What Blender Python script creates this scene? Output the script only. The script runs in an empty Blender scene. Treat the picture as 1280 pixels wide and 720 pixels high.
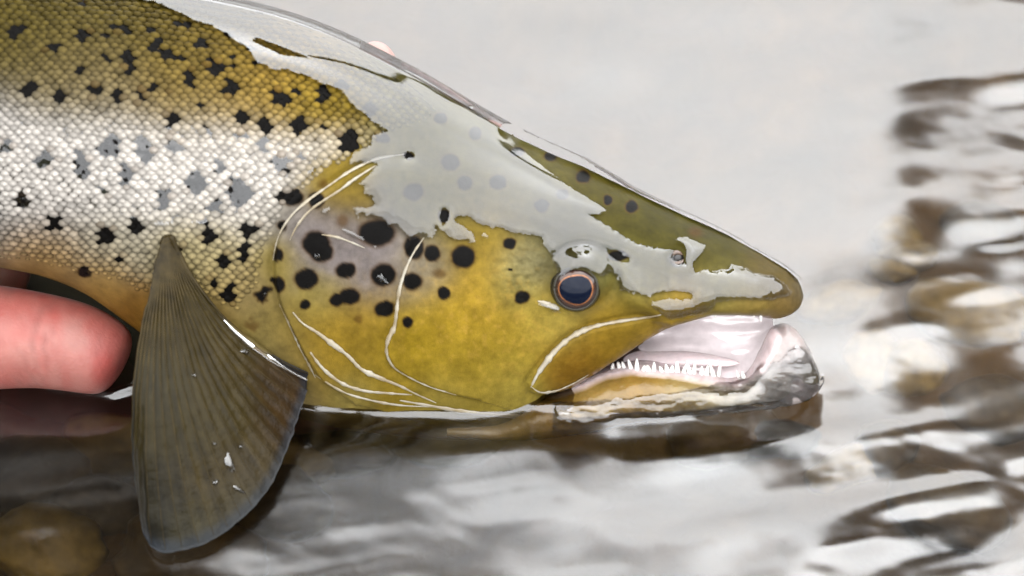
import bpy, bmesh, math, random
import numpy as np
from mathutils import Vector
from mathutils.bvhtree import BVHTree

R = math.radians
random.seed(7)
rng = np.random.default_rng(7)
S = bpy.context.scene
COL = S.collection

# ------------------------------------------------------------------ camera
PITCH = R(48.0)
DIST = 0.69
HFOV = R(24.6)
FPX = 640.0 / math.tan(HFOV / 2)
FWD = np.array([0, math.cos(PITCH), -math.sin(PITCH)])
RGT = np.array([1.0, 0, 0])
UPV = np.array([0, math.sin(PITCH), math.cos(PITCH)])
CAM = -FWD * DIST
cd = bpy.data.cameras.new('camera')
cam = bpy.data.objects.new('camera', cd)
COL.objects.link(cam)
cam.location = CAM
cam.rotation_euler = (math.pi / 2 - PITCH, 0, 0)
cd.angle = HFOV
cd.clip_start = 0.01
cd.clip_end = 500
cd.dof.use_dof = True
cd.dof.focus_distance = 0.668
cd.dof.aperture_fstop = 10.0
S.camera = cam

# ------------------------------------------------------------------ sky, sun, exposure
W = bpy.data.worlds.new('World')
S.world = W
W.use_nodes = True
nt = W.node_tree
nt.nodes.clear()


def nd(t, typ, **kw):
    n = t.nodes.new(typ)
    for k, v in kw.items():
        if k.startswith('i_'):
            n.inputs[k[2:].replace('_', ' ')].default_value = v
        else:
            setattr(n, k, v)
    return n


def lk(t, a, b):
    t.links.new(a, b)


SUN_EL, SUN_ROT = R(58), R(20)
sky = nd(nt, 'ShaderNodeTexSky', sky_type='NISHITA', sun_disc=False)
sky.sun_elevation = SUN_EL
sky.sun_rotation = SUN_ROT
sky.dust_density = 4.0
bw = nd(nt, 'ShaderNodeRGBToBW')
lk(nt, sky.outputs[0], bw.inputs[0])
tc = nd(nt, 'ShaderNodeTexCoord')
sx = nd(nt, 'ShaderNodeSeparateXYZ')
lk(nt, tc.outputs['Generated'], sx.inputs[0])
grad = nd(nt, 'ShaderNodeMapRange')
grad.inputs['From Min'].default_value = 0.0
grad.inputs['From Max'].default_value = 1.0
grad.inputs['To Min'].default_value = 4.8
grad.inputs['To Max'].default_value = 7.0
lk(nt, sx.outputs['Z'], grad.inputs['Value'])
cn = nd(nt, 'ShaderNodeTexNoise')
cn.inputs['Scale'].default_value = 2.2
cn.inputs['Detail'].default_value = 4
lk(nt, tc.outputs['Generated'], cn.inputs['Vector'])
cm = nd(nt, 'ShaderNodeMapRange')
cm.inputs['From Min'].default_value = 0.3
cm.inputs['From Max'].default_value = 0.7
cm.inputs['To Min'].default_value = 0.8
cm.inputs['To Max'].default_value = 1.12
lk(nt, cn.outputs['Fac'], cm.inputs['Value'])
mul = nd(nt, 'ShaderNodeMath', operation='MULTIPLY')
lk(nt, grad.outputs[0], mul.inputs[0])
lk(nt, cm.outputs[0], mul.inputs[1])
add = nd(nt, 'ShaderNodeMath', operation='MULTIPLY_ADD')
lk(nt, bw.outputs[0], add.inputs[0])
add.inputs[1].default_value = 0.25
lk(nt, mul.outputs[0], add.inputs[2])
tint = nd(nt, 'ShaderNodeMixRGB', blend_type='MULTIPLY')
tint.inputs[0].default_value = 1
lk(nt, add.outputs[0], tint.inputs[1])
tint.inputs[2].default_value = (0.965, 0.98, 1.0, 1)
bg = nd(nt, 'ShaderNodeBackground')
bg.inputs['Strength'].default_value = 0.1
lk(nt, tint.outputs[0], bg.inputs['Color'])
wo = nd(nt, 'ShaderNodeOutputWorld')
lk(nt, bg.outputs[0], wo.inputs[0])

sl = bpy.data.lights.new('sun', 'SUN')
sl.energy = 0.5
sl.angle = R(170)
sl.color = (1, 0.97, 0.92)
so = bpy.data.objects.new('sun', sl)
COL.objects.link(so)
so.rotation_euler = (math.pi / 2 - SUN_EL, 0, -SUN_ROT + math.pi)

S.view_settings.view_transform = 'Standard'
S.view_settings.look = 'None'
S.view_settings.gamma = 1
S.view_settings.use_curve_mapping = False
S.view_settings.exposure = 2.72
S.cycles.use_denoising = True
S.cycles.transparent_max_bounces = 12
S.cycles.max_bounces = 8
S.cycles.sample_clamp_indirect = 6


# ------------------------------------------------------------------ helpers
def project(p):
    d = np.asarray(p) - CAM
    z = d @ FWD
    return 640 + FPX * (d @ RGT) / z, 360 - FPX * (d @ UPV) / z


def raydir(px, py):
    d = FWD + RGT * ((px - 640) / FPX) + UPV * ((360 - py) / FPX)
    return d / np.linalg.norm(d)


def at_z(px, py, z):
    d = raydir(px, py)
    return CAM + d * ((z - CAM[2]) / d[2])


def at_y(px, py, y):
    d = raydir(px, py)
    return CAM + d * ((y - CAM[1]) / d[1])


def lin(c):
    c = np.asarray(c, float) / 255.0
    return np.where(c <= 0.04045, c / 12.92, ((c + 0.055) / 1.055) ** 2.4)


ELIT = 3.0      # how bright a white surface renders, so photographed colours give base colours


def alb(c):
    return lin(c) / ELIT


def _hash(ix, iy, iz, seed):
    h = (ix * 374761393 + iy * 668265263 + iz * 1274126177 + seed * 974634721) & 0xFFFFFFFF
    h = ((h ^ (h >> 13)) * 1274126177) & 0xFFFFFFFF
    h = ((h ^ (h >> 16)) * 2246822519) & 0xFFFFFFFF
    return ((h ^ (h >> 15)) & 0xFFFFFF) / float(0xFFFFFF)


def vnoise(x, y, z=None, seed=0):
    x = np.asarray(x, float)
    y = np.asarray(y, float)
    ix = np.floor(x).astype(np.int64)
    iy = np.floor(y).astype(np.int64)
    fx = x - ix
    fy = y - iy
    ux = fx * fx * fx * (fx * (fx * 6 - 15) + 10)
    uy = fy * fy * fy * (fy * (fy * 6 - 15) + 10)
    iz = np.zeros_like(ix) if z is None else (ix * 0 + int(z))
    a = _hash(ix, iy, iz, seed)
    b = _hash(ix + 1, iy, iz, seed)
    c = _hash(ix, iy + 1, iz, seed)
    d = _hash(ix + 1, iy + 1, iz, seed)
    return (a * (1 - ux) + b * ux) * (1 - uy) + (c * (1 - ux) + d * ux) * uy


def fbm(x, y, oct=4, seed=0):
    s = 0
    a = 0.5
    t = 0
    for k in range(oct):
        s = s + a * vnoise(x * 2 ** k + 13.7 * k, y * 2 ** k + 7.3 * k, seed=seed + k)
        t += a
        a *= 0.5
    return s / t


def sstep(a, b, x):
    t = np.clip((x - a) / (b - a), 0, 1)
    return t * t * (3 - 2 * t)


def seg_dist(px, py, poly, closed=False):
    P = np.asarray(poly, float)
    n = len(P)
    best = np.full(np.shape(px), 1e9)
    for k in range(n if closed else n - 1):
        a = P[k]
        b = P[(k + 1) % n]
        ab = b - a
        L = max(ab @ ab, 1e-9)
        t = np.clip(((px - a[0]) * ab[0] + (py - a[1]) * ab[1]) / L, 0, 1)
        d = np.hypot(px - a[0] - t * ab[0], py - a[1] - t * ab[1])
        best = np.minimum(best, d)
    return best


def inside(px, py, poly):
    P = np.asarray(poly, float)
    n = len(P)
    r = np.zeros(np.shape(px), bool)
    for k in range(n):
        x1, y1 = P[k]
        x2, y2 = P[(k + 1) % n]
        if y1 == y2:
            continue
        c = ((y1 > py) != (y2 > py)) & (px < (x2 - x1) * (py - y1) / (y2 - y1) + x1)
        r ^= c
    return r


def sdist(px, py, poly):
    d = seg_dist(px, py, poly, True)
    return np.where(inside(px, py, poly), d, -d)


def spline(pts, n):
    P = np.asarray(pts, float)
    d = np.r_[0, np.cumsum(np.linalg.norm(np.diff(P, axis=0), axis=1))]
    t = np.linspace(0, d[-1], n)
    m = np.gradient(P, d, axis=0)
    k = np.clip(np.searchsorted(d, t, side='right') - 1, 0, len(d) - 2)
    h = (d[k + 1] - d[k])[:, None]
    u = ((t - d[k]) / h[:, 0])[:, None]
    return ((2 * u ** 3 - 3 * u ** 2 + 1) * P[k] + (u ** 3 - 2 * u ** 2 + u) * h * m[k]
            + (-2 * u ** 3 + 3 * u ** 2) * P[k + 1] + (u ** 3 - u ** 2) * h * m[k + 1])


def mesh_obj(name, V, F, mat, parent=None, paint=None, smooth=True):
    """V (n,3); F (m,4) or (m,3) arrays or list of arrays"""
    me = bpy.data.meshes.new(name)
    V = np.asarray(V, np.float32)
    Fs = F if isinstance(F, list) else [F]
    Fs = [np.asarray(f, np.int32) for f in Fs if len(f)]
    loops = np.concatenate([f.ravel() for f in Fs])
    tot = np.concatenate([np.full(len(f), f.shape[1], np.int32) for f in Fs])
    start = np.r_[0, np.cumsum(tot)[:-1]].astype(np.int32)
    me.vertices.add(len(V))
    me.vertices.foreach_set('co', V.ravel())
    me.loops.add(len(loops))
    me.loops.foreach_set('vertex_index', loops)
    me.polygons.add(len(tot))
    me.polygons.foreach_set('loop_start', start)
    me.polygons.foreach_set('loop_total', tot)
    if smooth:
        me.polygons.foreach_set('use_smooth', np.ones(len(tot), bool))
    if paint is not None:
        a = me.color_attributes.new('paint', 'FLOAT_COLOR', 'POINT')
        c = np.ones((len(V), 4), np.float32)
        c[:, :3] = np.clip(paint, 0, 1)
        a.data.foreach_set('color', c.ravel())
    me.update(calc_edges=True)
    me.materials.append(mat)
    o = bpy.data.objects.new(name, me)
    COL.objects.link(o)
    if parent is not None:
        o.parent = parent
    return o


def grid_faces(ni, nj, wrap=False, off=0):
    i = np.arange(ni - 1)[:, None]
    j = np.arange(nj if wrap else nj - 1)[None, :]
    j2 = (j + 1) % nj
    return (np.stack([i * nj + j, i * nj + j2, (i + 1) * nj + j2, (i + 1) * nj + j], -1).reshape(-1, 4) + off)


def tube(pts, rad, n=8, flat=1.0, nrm=None):
    """capped tube along pts with radii; nrm: direction that is flattened"""
    P = np.asarray(pts, float)
    m = len(P)
    rad = np.broadcast_to(np.asarray(rad, float), (m,))
    T = np.gradient(P, axis=0)
    T /= np.linalg.norm(T, axis=1)[:, None] + 1e-12
    if nrm is None:
        nrm = np.tile([0.13, -0.7, 0.7], (m, 1))
    N = np.asarray(nrm, float)
    if N.ndim == 1:
        N = np.tile(N, (m, 1))
    N = N - (N * T).sum(1)[:, None] * T
    N /= np.linalg.norm(N, axis=1)[:, None] + 1e-12
    B = np.cross(T, N)
    a = np.linspace(0, 2 * math.pi, n, endpoint=False)
    V = P[:, None] + rad[:, None, None] * (np.cos(a)[None, :, None] * B[:, None] + flat * np.sin(a)[None, :, None] * N[:, None])
    V = V.reshape(-1, 3)
    F = grid_faces(m, n, True)
    V = np.r_[V, [P[0] - T[0] * rad[0] * 0.5], [P[-1] + T[-1] * rad[-1] * 0.5]]
    k = np.arange(n)
    c1 = np.stack([np.full(n, m * n), (k + 1) % n, k], 1)
    c2 = np.stack([np.full(n, m * n + 1), (m - 1) * n + k, (m - 1) * n + (k + 1) % n], 1)
    return V, [F, np.r_[c1, c2]]


def tag(o, label=None, cat=None, group=None, kind=None):
    if label:
        o['label'] = label
    if cat:
        o['category'] = cat
    if group:
        o['group'] = group
    if kind:
        o['kind'] = kind
    return o


def empty(name, loc):
    e = bpy.data.objects.new(name, None)
    e.empty_display_size = 0.02
    COL.objects.link(e)
    e.location = loc
    return e


def principled(name, color=None, rough=0.4, spec=0.3, coat=0.0, coat_rough=0.05, bump=None, vary=None, sss=0.0, metal=0.0):
    m = bpy.data.materials.new(name)
    m.use_nodes = True
    t = m.node_tree
    b = t.nodes['Principled BSDF']
    b.inputs['Roughness'].default_value = rough
    b.inputs['Specular IOR Level'].default_value = spec
    b.inputs['Coat Weight'].default_value = coat
    b.inputs['Coat Roughness'].default_value = coat_rough
    b.inputs['Metallic'].default_value = metal
    if sss:
        b.inputs['Subsurface Weight'].default_value = sss
        b.inputs['Subsurface Radius'].default_value = (0.006, 0.002, 0.0012)
        b.inputs['Subsurface Scale'].default_value = 1.0
    if color is None:
        at = nd(t, 'ShaderNodeAttribute', attribute_name='paint')
        src = at.outputs['Color']
    else:
        rgb = nd(t, 'ShaderNodeRGB')
        rgb.outputs[0].default_value = (*color, 1)
        src = rgb.outputs[0]
    tcn = nd(t, 'ShaderNodeTexCoord')
    if vary:
        sc, amt = vary
        nz = nd(t, 'ShaderNodeTexNoise')
        nz.inputs['Scale'].default_value = sc
        nz.inputs['Detail'].default_value = 6
        nz.inputs['Roughness'].default_value = 0.65
        lk(t, tcn.outputs['Object'], nz.inputs['Vector'])
        mr = nd(t, 'ShaderNodeMapRange')
        mr.inputs['From Min'].default_value = 0.3
        mr.inputs['From Max'].default_value = 0.7
        mr.inputs['To Min'].default_value = 1 - amt
        mr.inputs['To Max'].default_value = 1 + amt
        lk(t, nz.outputs['Fac'], mr.inputs['Value'])
        mx = nd(t, 'ShaderNodeMixRGB', blend_type='MULTIPLY')
        mx.inputs[0].default_value = 1
        lk(t, src, mx.inputs[1])
        lk(t, mr.outputs[0], mx.inputs[2])
        src = mx.outputs[0]
    lk(t, src, b.inputs['Base Color'])
    if bump:
        sc, st, dist = bump
        nz = nd(t, 'ShaderNodeTexNoise')
        nz.inputs['Scale'].default_value = sc
        nz.inputs['Detail'].default_value = 4
        lk(t, tcn.outputs['Object'], nz.inputs['Vector'])
        bp = nd(t, 'ShaderNodeBump')
        bp.inputs['Strength'].default_value = st
        bp.inputs['Distance'].default_value = dist
        lk(t, nz.outputs['Fac'], bp.inputs['Height'])
        lk(t, bp.outputs[0], b.inputs['Normal'])
    return m


def clear_water(name, ior, rough, tintc=(1, 1, 1), bump=None):
    m = bpy.data.materials.new(name)
    m.use_nodes = True
    t = m.node_tree
    t.nodes.clear()
    fr = nd(t, 'ShaderNodeFresnel')
    fr.inputs['IOR'].default_value = ior
    tr = nd(t, 'ShaderNodeBsdfTransparent')
    tr.inputs[0].default_value = (*tintc, 1)
    gl = nd(t, 'ShaderNodeBsdfGlossy')
    gl.inputs['Roughness'].default_value = rough
    mx = nd(t, 'ShaderNodeMixShader')
    lk(t, fr.outputs[0], mx.inputs[0])
    lk(t, tr.outputs[0], mx.inputs[1])
    lk(t, gl.outputs[0], mx.inputs[2])
    o = nd(t, 'ShaderNodeOutputMaterial')
    lk(t, mx.outputs[0], o.inputs['Surface'])
    if bump:
        sc, st, dist = bump
        tcn = nd(t, 'ShaderNodeTexCoord')
        nz = nd(t, 'ShaderNodeTexNoise')
        nz.inputs['Scale'].default_value = sc
        nz.inputs['Detail'].default_value = 3
        lk(t, tcn.outputs['Object'], nz.inputs['Vector'])
        bp = nd(t, 'ShaderNodeBump')
        bp.inputs['Strength'].default_value = st
        bp.inputs['Distance'].default_value = dist
        lk(t, nz.outputs['Fac'], bp.inputs['Height'])
        lk(t, bp.outputs[0], gl.inputs['Normal'])
        lk(t, bp.outputs[0], fr.inputs['Normal'])
    return m


M = {}
M['skin'] = principled('trout_skin', None, rough=0.40, spec=0.05, bump=(2600, 0.25, 0.0004), vary=(420, 0.22))
M['scale'] = principled('trout_scale', None, rough=0.36, spec=0.03, vary=(900, 0.15))
M['pale'] = principled('pale_membrane', None, rough=0.3, spec=0.4, vary=(700, 0.12))
M['mouth'] = principled('mouth_flesh', None, rough=0.25, spec=0.5, bump=(900, 0.3, 0.0006), vary=(300, 0.1), sss=0.1)
M['wetmouth'] = principled('wet_mouth_lining', None, rough=0.3, spec=0.5, coat=1.0, coat_rough=0.05, vary=(200, .1))
M['wetmouth'].node_tree.nodes['Principled BSDF'].inputs['Coat IOR'].default_value = 1.7
M['tooth'] = principled('tooth_enamel', (.62, .60, .57), rough=0.25, spec=0.5)
M['fin'] = principled('fin_membrane', None, rough=0.30, spec=0.1, bump=(700, 0.35, 0.0006), vary=(260, 0.3))
M['eyeball'] = principled('eye_dark', None, rough=0.12, spec=0.4, coat=0.25, coat_rough=0.03)
M['iris'] = principled('eye_iris', tuple(alb((182, 116, 72))), rough=0.25, spec=0.4, vary=(700, 0.6))
M['pupil'] = principled('eye_pupil', (0.002, 0.004, 0.011), rough=0.08, spec=0.14)
M['hand'] = principled('hand_skin', None, rough=0.48, spec=0.35, bump=(1100, 0.3, 0.0006), vary=(120, 0.1), sss=0.15)
M['film'] = clear_water('water_film', 1.82, 0.02)
M['water'] = clear_water('stream_water', 1.88, 0.12, (0.93, 0.88, 0.78))
M['bead'] = clear_water('water_bead', 2.2, 0.03)
M['leaf'] = principled('leaf', (0.03, 0.045, 0.018), rough=0.6, spec=0.2)

# ------------------------------------------------------------------ the trout's body: sections fitted to its outline
RHO = R(30.0)
UD = np.array([0, math.sin(RHO), math.cos(RHO)])      # dorsal direction (fish rolled away from the viewer)
ND = np.array([0, -math.cos(RHO), math.sin(RHO)])     # near flank direction


def interp(x, tab):
    t = np.asarray(tab, float)
    return np.interp(x, t[:, 0], t[:, 1])


def smooth_tab(tab, n=600):
    t = np.asarray(tab, float)
    xs = np.linspace(t[0, 0], t[-1, 0], n)
    d = t[:, 0]
    m = np.gradient(t[:, 1], d)
    k = np.clip(np.searchsorted(d, xs, side='right') - 1, 0, len(d) - 2)
    h = d[k + 1] - d[k]
    u = (xs - d[k]) / h
    ys = ((2 * u ** 3 - 3 * u ** 2 + 1) * t[k, 1] + (u ** 3 - 2 * u ** 2 + u) * h * m[k]
          + (-2 * u ** 3 + 3 * u ** 2) * t[k + 1, 1] + (u ** 3 - u ** 2) * h * m[k + 1])
    return np.stack([xs, ys], 1)


TOP = [(-1500, 105), (-1300, 95), (-900, 20), (-500, -45), (-200, -62), (0, -52), (120, -28), (250, 0), (355, 24), (430, 52), (480, 77),
       (520, 98), (560, 122), (620, 158), (680, 188), (740, 214), (800, 243), (850, 266), (900, 289), (950, 316),
       (978, 333), (992, 344), (1000, 354), (1004, 368)]
BOT = [(-1500, 215), (-1300, 205), (-900, 235), (-500, 285), (-200, 315), (0, 335), (60, 348), (110, 370), (150, 398), (190, 428), (260, 475),
       (340, 512), (400, 530), (500, 546), (580, 550), (630, 542), (660, 520), (690, 494), (720, 478), (760, 452), (800, 428),
       (830, 411), (860, 397), (890, 390), (930, 391), (960, 398), (980, 396), (993, 389), (1001, 379), (1004, 369)]
WID = [(-1500, .006), (-1300, .008), (-900, .018), (-500, .027), (0, .034), (250, .036), (400, .036), (550, .033), (660, .030), (740, .026), (800, .0225),
       (860, .019), (910, .016), (950, .013), (975, .0105), (990, .0075), (1000, .0042), (1003, .002), (1004, .0006)]
JTOP = [(560, 500), (640, 495), (665, 484), (700, 478), (740, 464), (770, 455), (800, 450), (840, 454), (880, 461), (915, 466), (935, 458),
        (950, 435), (962, 412), (975, 404), (990, 408), (1004, 424), (1015, 444), (1022, 460), (1025, 470)]
JBOT = [(560, 545), (640, 552), (700, 546), (760, 536), (800, 528), (860, 516), (920, 507), (960, 503), (990, 499), (1010, 491), (1020, 482), (1025, 471)]
JWID = [(560, .012), (640, .013), (700, .0125), (760, .0118), (820, .0108), (880, .010), (930, .0095), (970, .009), (1000, .0075), (1015, .005), (1022, .003), (1025, .0006)]
JOFF = [(560, -.012), (640, -.0125), (700, -.012), (800, -.0095), (880, -.0065), (940, -.003), (990, 0), (1025, 0)]


def fit_sweep(xs, top, bot, wid, y0, e, nth, off=None, th1=math.pi / 2):
    """section centres slide in the rolled mid-plane until their outline meets top and bottom"""
    ytop = interp(xs, smooth_tab(top, 1500))
    ybot = interp(xs, smooth_tab(bot, 1500))
    w = interp(xs, smooth_tab(wid, 1500))
    w = np.maximum(w, 0.0004)
    n = len(xs)
    th = np.linspace(-math.pi / 2, th1, nth)
    c_, s_ = np.cos(th), np.sin(th)
    cc = np.sign(c_) * np.abs(c_) ** (2 / e)
    ss = np.sign(s_) * np.abs(s_) ** (2 / e)
    t = np.zeros(n)
    H = (ybot - ytop) / 2 / 4250.0
    ty = np.maximum(xs - 560, 0)
    base = np.zeros((n, 3))
    base[:, 1] = (0 if off is None else interp(xs, off)) + y0 - 0.000046 * ty * ty / (ty + 60)      # the head swings a little towards the viewer
    X = np.zeros(n)
    for it in range(30):
        c = base + t[:, None] * UD
        zc = (c - CAM) @ FWD
        X = (xs - 640) / FPX * zc
        c[:, 0] = X
        Pn = c[:, None] + w[:, None, None] * cc[None, :, None] * ND + H[:, None, None] * ss[None, :, None] * UD
        Pf = c[:, None] - w[:, None, None] * cc[None, :, None] * ND + H[:, None, None] * ss[None, :, None] * UD
        py = np.concatenate([project(Pn)[1], project(Pf)[1]], 1)
        mt = py.min(1)
        mb = py.max(1)
        H *= np.clip((ybot - ytop) / np.maximum(mb - mt, 0.5), 0.7, 1.4)
        t += ((mt + mb) / 2 - (ytop + ybot) / 2) / 4250.0 / (UPV @ UD)
    return c, H, w, cc, ss, Pn, Pf


def contact_z(y0):
    xs = np.array([480., 540., 600.])
    Pn = fit_sweep(xs, TOP, BOT, WID, y0, 2.25, 200)[5]
    px, py = project(Pn)
    zz = []
    for i in range(3):
        k = np.argmin(np.abs(py[i, :150] - 516))
        zz.append(Pn[i, k, 2])
    return float(np.mean(zz))


lo, hi = -0.12, 0.08
for _ in range(24):
    mid = (lo + hi) / 2
    if contact_z(mid) > 0:
        hi, lo = (hi, mid)
    else:
        hi = mid
Y0 = (lo + hi) / 2
print('fish mid-plane y0', Y0, contact_z(Y0))

NT = 470
TH1 = 0.70 * math.pi      # the finely built skin reaches over the back
xs = np.r_[np.linspace(-1500, -60, 90)[:-1], np.arange(-60, 990, 1.25), np.linspace(990, 1004, 30)]
cB, HB, wB, ccB, ssB, Pn, Pf = fit_sweep(xs, TOP, BOT, WID, Y0, 2.25, NT, None, TH1)
NI = len(xs)


def grid_normals(P):
    du = np.gradient(P, axis=0)
    dv = np.gradient(P, axis=1)
    N = np.cross(du, dv)
    N /= np.linalg.norm(N, axis=2)[..., None] + 1e-15
    if N[NI // 2 if len(P) == NI else len(P) // 2, P.shape[1] // 2] @ ND < 0:
        N = -N
    return N


BN = grid_normals(Pn)
# soften the normals at the pinched top and belly edges
BN[:, 0] = BN[:, 3]
BN[:, 1] = BN[:, 3]
BN[:, -1] = BN[:, -4]
BN[:, -2] = BN[:, -4]
CX, CY = project(Pn)            # flank chart: where each skin point lies along and across the fish


def bvh_of(V, F):
    return BVHTree.FromPolygons([tuple(v) for v in V], [tuple(int(a) for a in f) for f in F])


step = 4
Vc = Pn[::step, ::step]
BV = bvh_of(Vc.reshape(-1, 3), grid_faces(Vc.shape[0], Vc.shape[1]))


def on_skin(px, py, lift=0.0, tree=None):
    h = (tree or BV).ray_cast(Vector(CAM), Vector(raydir(px, py)))
    if h[0] is None:
        return None, None
    n = np.array(h[1])
    if n @ FWD > 0:
        n = -n
    return np.array(h[0]) + n * lift, n


# ---- shape traced on the head
OPLINE = [(505, 192), (470, 200), (440, 214), (412, 233), (385, 252), (362, 274), (348, 300), (343, 325), (344, 355), (352, 382), (366, 412), (382, 444), (402, 474), (440, 500)]
OPPOLY = OPLINE + [(560, 540), (720, 560), (1100, 560), (1100, 0), (640, 160), (560, 190)]
PRELINE = [(548, 282), (530, 297), (518, 315), (507, 338), (500, 362), (496, 392), (494, 408), (484, 426), (484, 442), (492, 458), (510, 470), (535, 482), (565, 492), (600, 499)]
PREPOLY = PRELINE + [(660, 520), (1100, 560), (1100, 100), (700, 200), (600, 260)]
MAXPOLY = [(835, 391), (800, 397), (768, 402), (738, 409), (715, 420), (697, 434), (680, 452), (668, 468), (661, 480), (664, 490), (678, 492),
           (700, 487), (722, 479), (760, 453), (800, 429), (830, 412), (860, 398), (862, 390)]
FILM_MAIN = [(146, -40), (152, 0), (190, 8), (228, 25), (242, 32), (262, 38), (281, 48), (290, 56), (303, 62), (312, 72), (318, 82), (333, 88), (340, 92), (356, 92), (376, 98), (396, 107),
             (409, 112), (424, 118), (434, 131), (444, 141), (455, 149), (463, 157), (481, 166), (463, 170), (461, 182), (446, 189), (438, 193),
             (420, 192), (400, 190), (372, 181), (345, 174), (322, 167), (300, 162), (285, 168), (262, 160), (240, 156), (205, 159), (180, 155), (150, 153), (120, 152), (96, 151), (-80, 140),
             (-80, 268), (90, 270), (118, 274), (150, 278), (175, 272), (200, 282), (230, 276), (255, 280), (275, 268), (296, 268), (312, 256), (325, 258), (340, 240), (356, 226), (372, 219),
             (392, 217), (395, 206), (420, 203), (437, 204), (437, 208), (462, 203), (470, 206), (464, 213), (450, 226), (440, 232), (446, 230), (453, 234), (452, 243), (464, 249), (468, 256),
             (456, 258), (440, 257), (444, 269), (447, 277), (452, 268), (460, 275), (464, 272), (477, 276), (486, 285), (496, 284), (505, 292), (513, 302), (524, 296), (541, 299), (546, 285), (556, 291), (566, 302),
             (580, 301), (597, 306), (590, 290), (577, 281), (567, 275), (570, 272), (585, 272), (600, 281), (617, 286), (621, 284), (640, 292), (666, 295), (677, 298), (678, 305), (690, 321), (694, 338), (690, 352),
             (698, 350), (706, 340), (718, 335), (730, 336), (742, 341), (752, 344), (762, 340), (770, 346), (774, 362), (800, 364), (813, 368), (811, 376), (824, 385),
             (835, 389), (851, 385), (872, 380), (886, 378), (894, 369), (920, 368), (960, 372), (982, 371), (990, 366), (978, 356), (962, 348), (940, 344), (932, 337), (922, 334), (912, 331), (908, 337), (890, 339),
             (882, 337), (868, 341), (866, 330), (878, 316), (879, 309), (866, 304), (858, 299), (846, 298), (842, 303), (852, 306), (857, 316), (856, 330), (850, 320), (842, 313), (834, 312), (820, 311),
             (806, 308), (790, 303), (778, 296), (764, 287), (742, 275), (734, 270), (748, 271), (757, 265), (744, 257), (728, 247), (714, 240), (690, 222), (668, 206), (650, 192), (640, 185), (634, 176), (628, 181), (622, 176), (618, 169), (622, 165),
             (640, 165), (650, 176), (700, 198), (780, 238), (850, 270), (900, 293), (940, 312), (980, 338), (994, 352), (1004, 352), (990, 330), (940, 296), (850, 246), (700, 170), (560, 90), (400, 10), (250, -40)]
HOLES = [[(409, 196), (434, 197), (436, 204), (412, 203)], [(504, 193), (513, 192), (515, 198), (503, 198)], [(352, 213), (376, 203), (377, 207), (358, 217)],
         [(551, 264), (559, 262), (561, 269), (558, 275), (552, 284), (551, 273)], [(760, 313), (772, 315), (786, 324), (785, 328), (772, 326), (763, 320)],
         [(813, 364), (846, 361), (864, 364), (862, 368), (836, 368), (815, 371)],
         [(579, 142), (584, 141), (582, 144)], [(140, 158), (150, 160), (146, 163), (140, 162)], [(222, 148), (232, 160), (224, 162)], [(388, 190), (440, 194), (436, 199), (396, 196)]]
SCALEPOLY = [(-90, -80), (250, -20), (360, 24), (440, 58), (520, 108), (548, 138), (530, 152), (480, 168), (440, 195), (405, 215), (372, 240), (350, 268), (334, 300), (330, 330), (318, 362), (296, 388),
             (262, 372), (236, 350), (200, 352), (182, 368), (150, 350), (100, 340), (40, 325), (-90, 320)]

SPOTS = """105 45 6 9;152 36 10 6;137 46 5 4;190 36 8 5;228 32 8 6;251 55 9 8;193 57 7 7;205 69 8 7;224 76 5 6;134 73 8 9;161 79 9 12;101 88 4 5
272 82 10 9;292 77 4 5;238 99 8 12;288 110 10 10;120 114 9 10;112 123 7 6;147 121 10 7;178 122 6 8;188 112 7 7;210 112 4 5;247 127 4 5;350 121 12 9;372 117 4 4;405 119 10 9
214 150 7 12;305 147 8 10;333 160 9 11;375 157 10 9;402 158 5 6;258 163 8 5;300 167 8 5;102 5 4 6;287 48 7 4;312 61 5 3;322 80 7 4;437 175 10 15;428 168 5 5
103 205 8 16;140 185 12 14;182 185 11 14;160 220 9 14;205 250 9 13;220 180 9 9;245 228 12 14;300 240 14 20;270 258 9 9;130 240 8 8;332 182 7 7;353 205 11 11;375 195 6 6;278 210 8 8
133 293 10 12;172 280 8 10;260 295 7 13;152 322 6 6;105 340 8 6;283 325 6 9;277 333 5 5;310 295 6 14;306 312 5 12;318 283 8 6;365 247 14 10;222 310 6 5;70 60 9 8;40 110 10 9;60 200 10 12;20 40 8 9;10 180 9 11;70 280 8 8;30 250 9 9;75 120 8 7
395 304 17 15;402 315 14 12;353 282 6 6;347 317 8 8;395 250 9 9;471 291 22 16;383 348 14 12;349 354 8 10;328 367 10 10;432 338 12 10;436 370 13 10;421 374 9 8;479 344 15 14;381 379 6 6
517 309 12 14;540 316 10 10;515 351 12 11;481 386 12 10;579 321 15 14;555 367 8 8;510 401 7 7;637 304 8 7;652 372 9 8;638 337 3 2;288 365 7 13;265 350 6 8;555 270 7 9;510 195 7 5
462 135 10 9;430 108 6 6;478 172 9 7;551 148 8 7;594 167 8 8;563 203 11 10;517 240 12 10;581 229 9 9;623 228 10 9;677 257 9 8;703 243 8 7
646 190 9 6;688 196 8 6;729 221 8 8;760 250 6 6;789 259 8 8;773 320 13 6"""
SPOTS = [tuple(float(a) for a in s.split()) for s in SPOTS.replace('\n', ';').split(';')]
SOFT = [(428, 276, 10, 10), (549, 342, 10, 8), (448, 398, 8, 7), (317, 407, 11, 9), (870, 290, 11, 9), (404, 230, 8, 8)]


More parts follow.
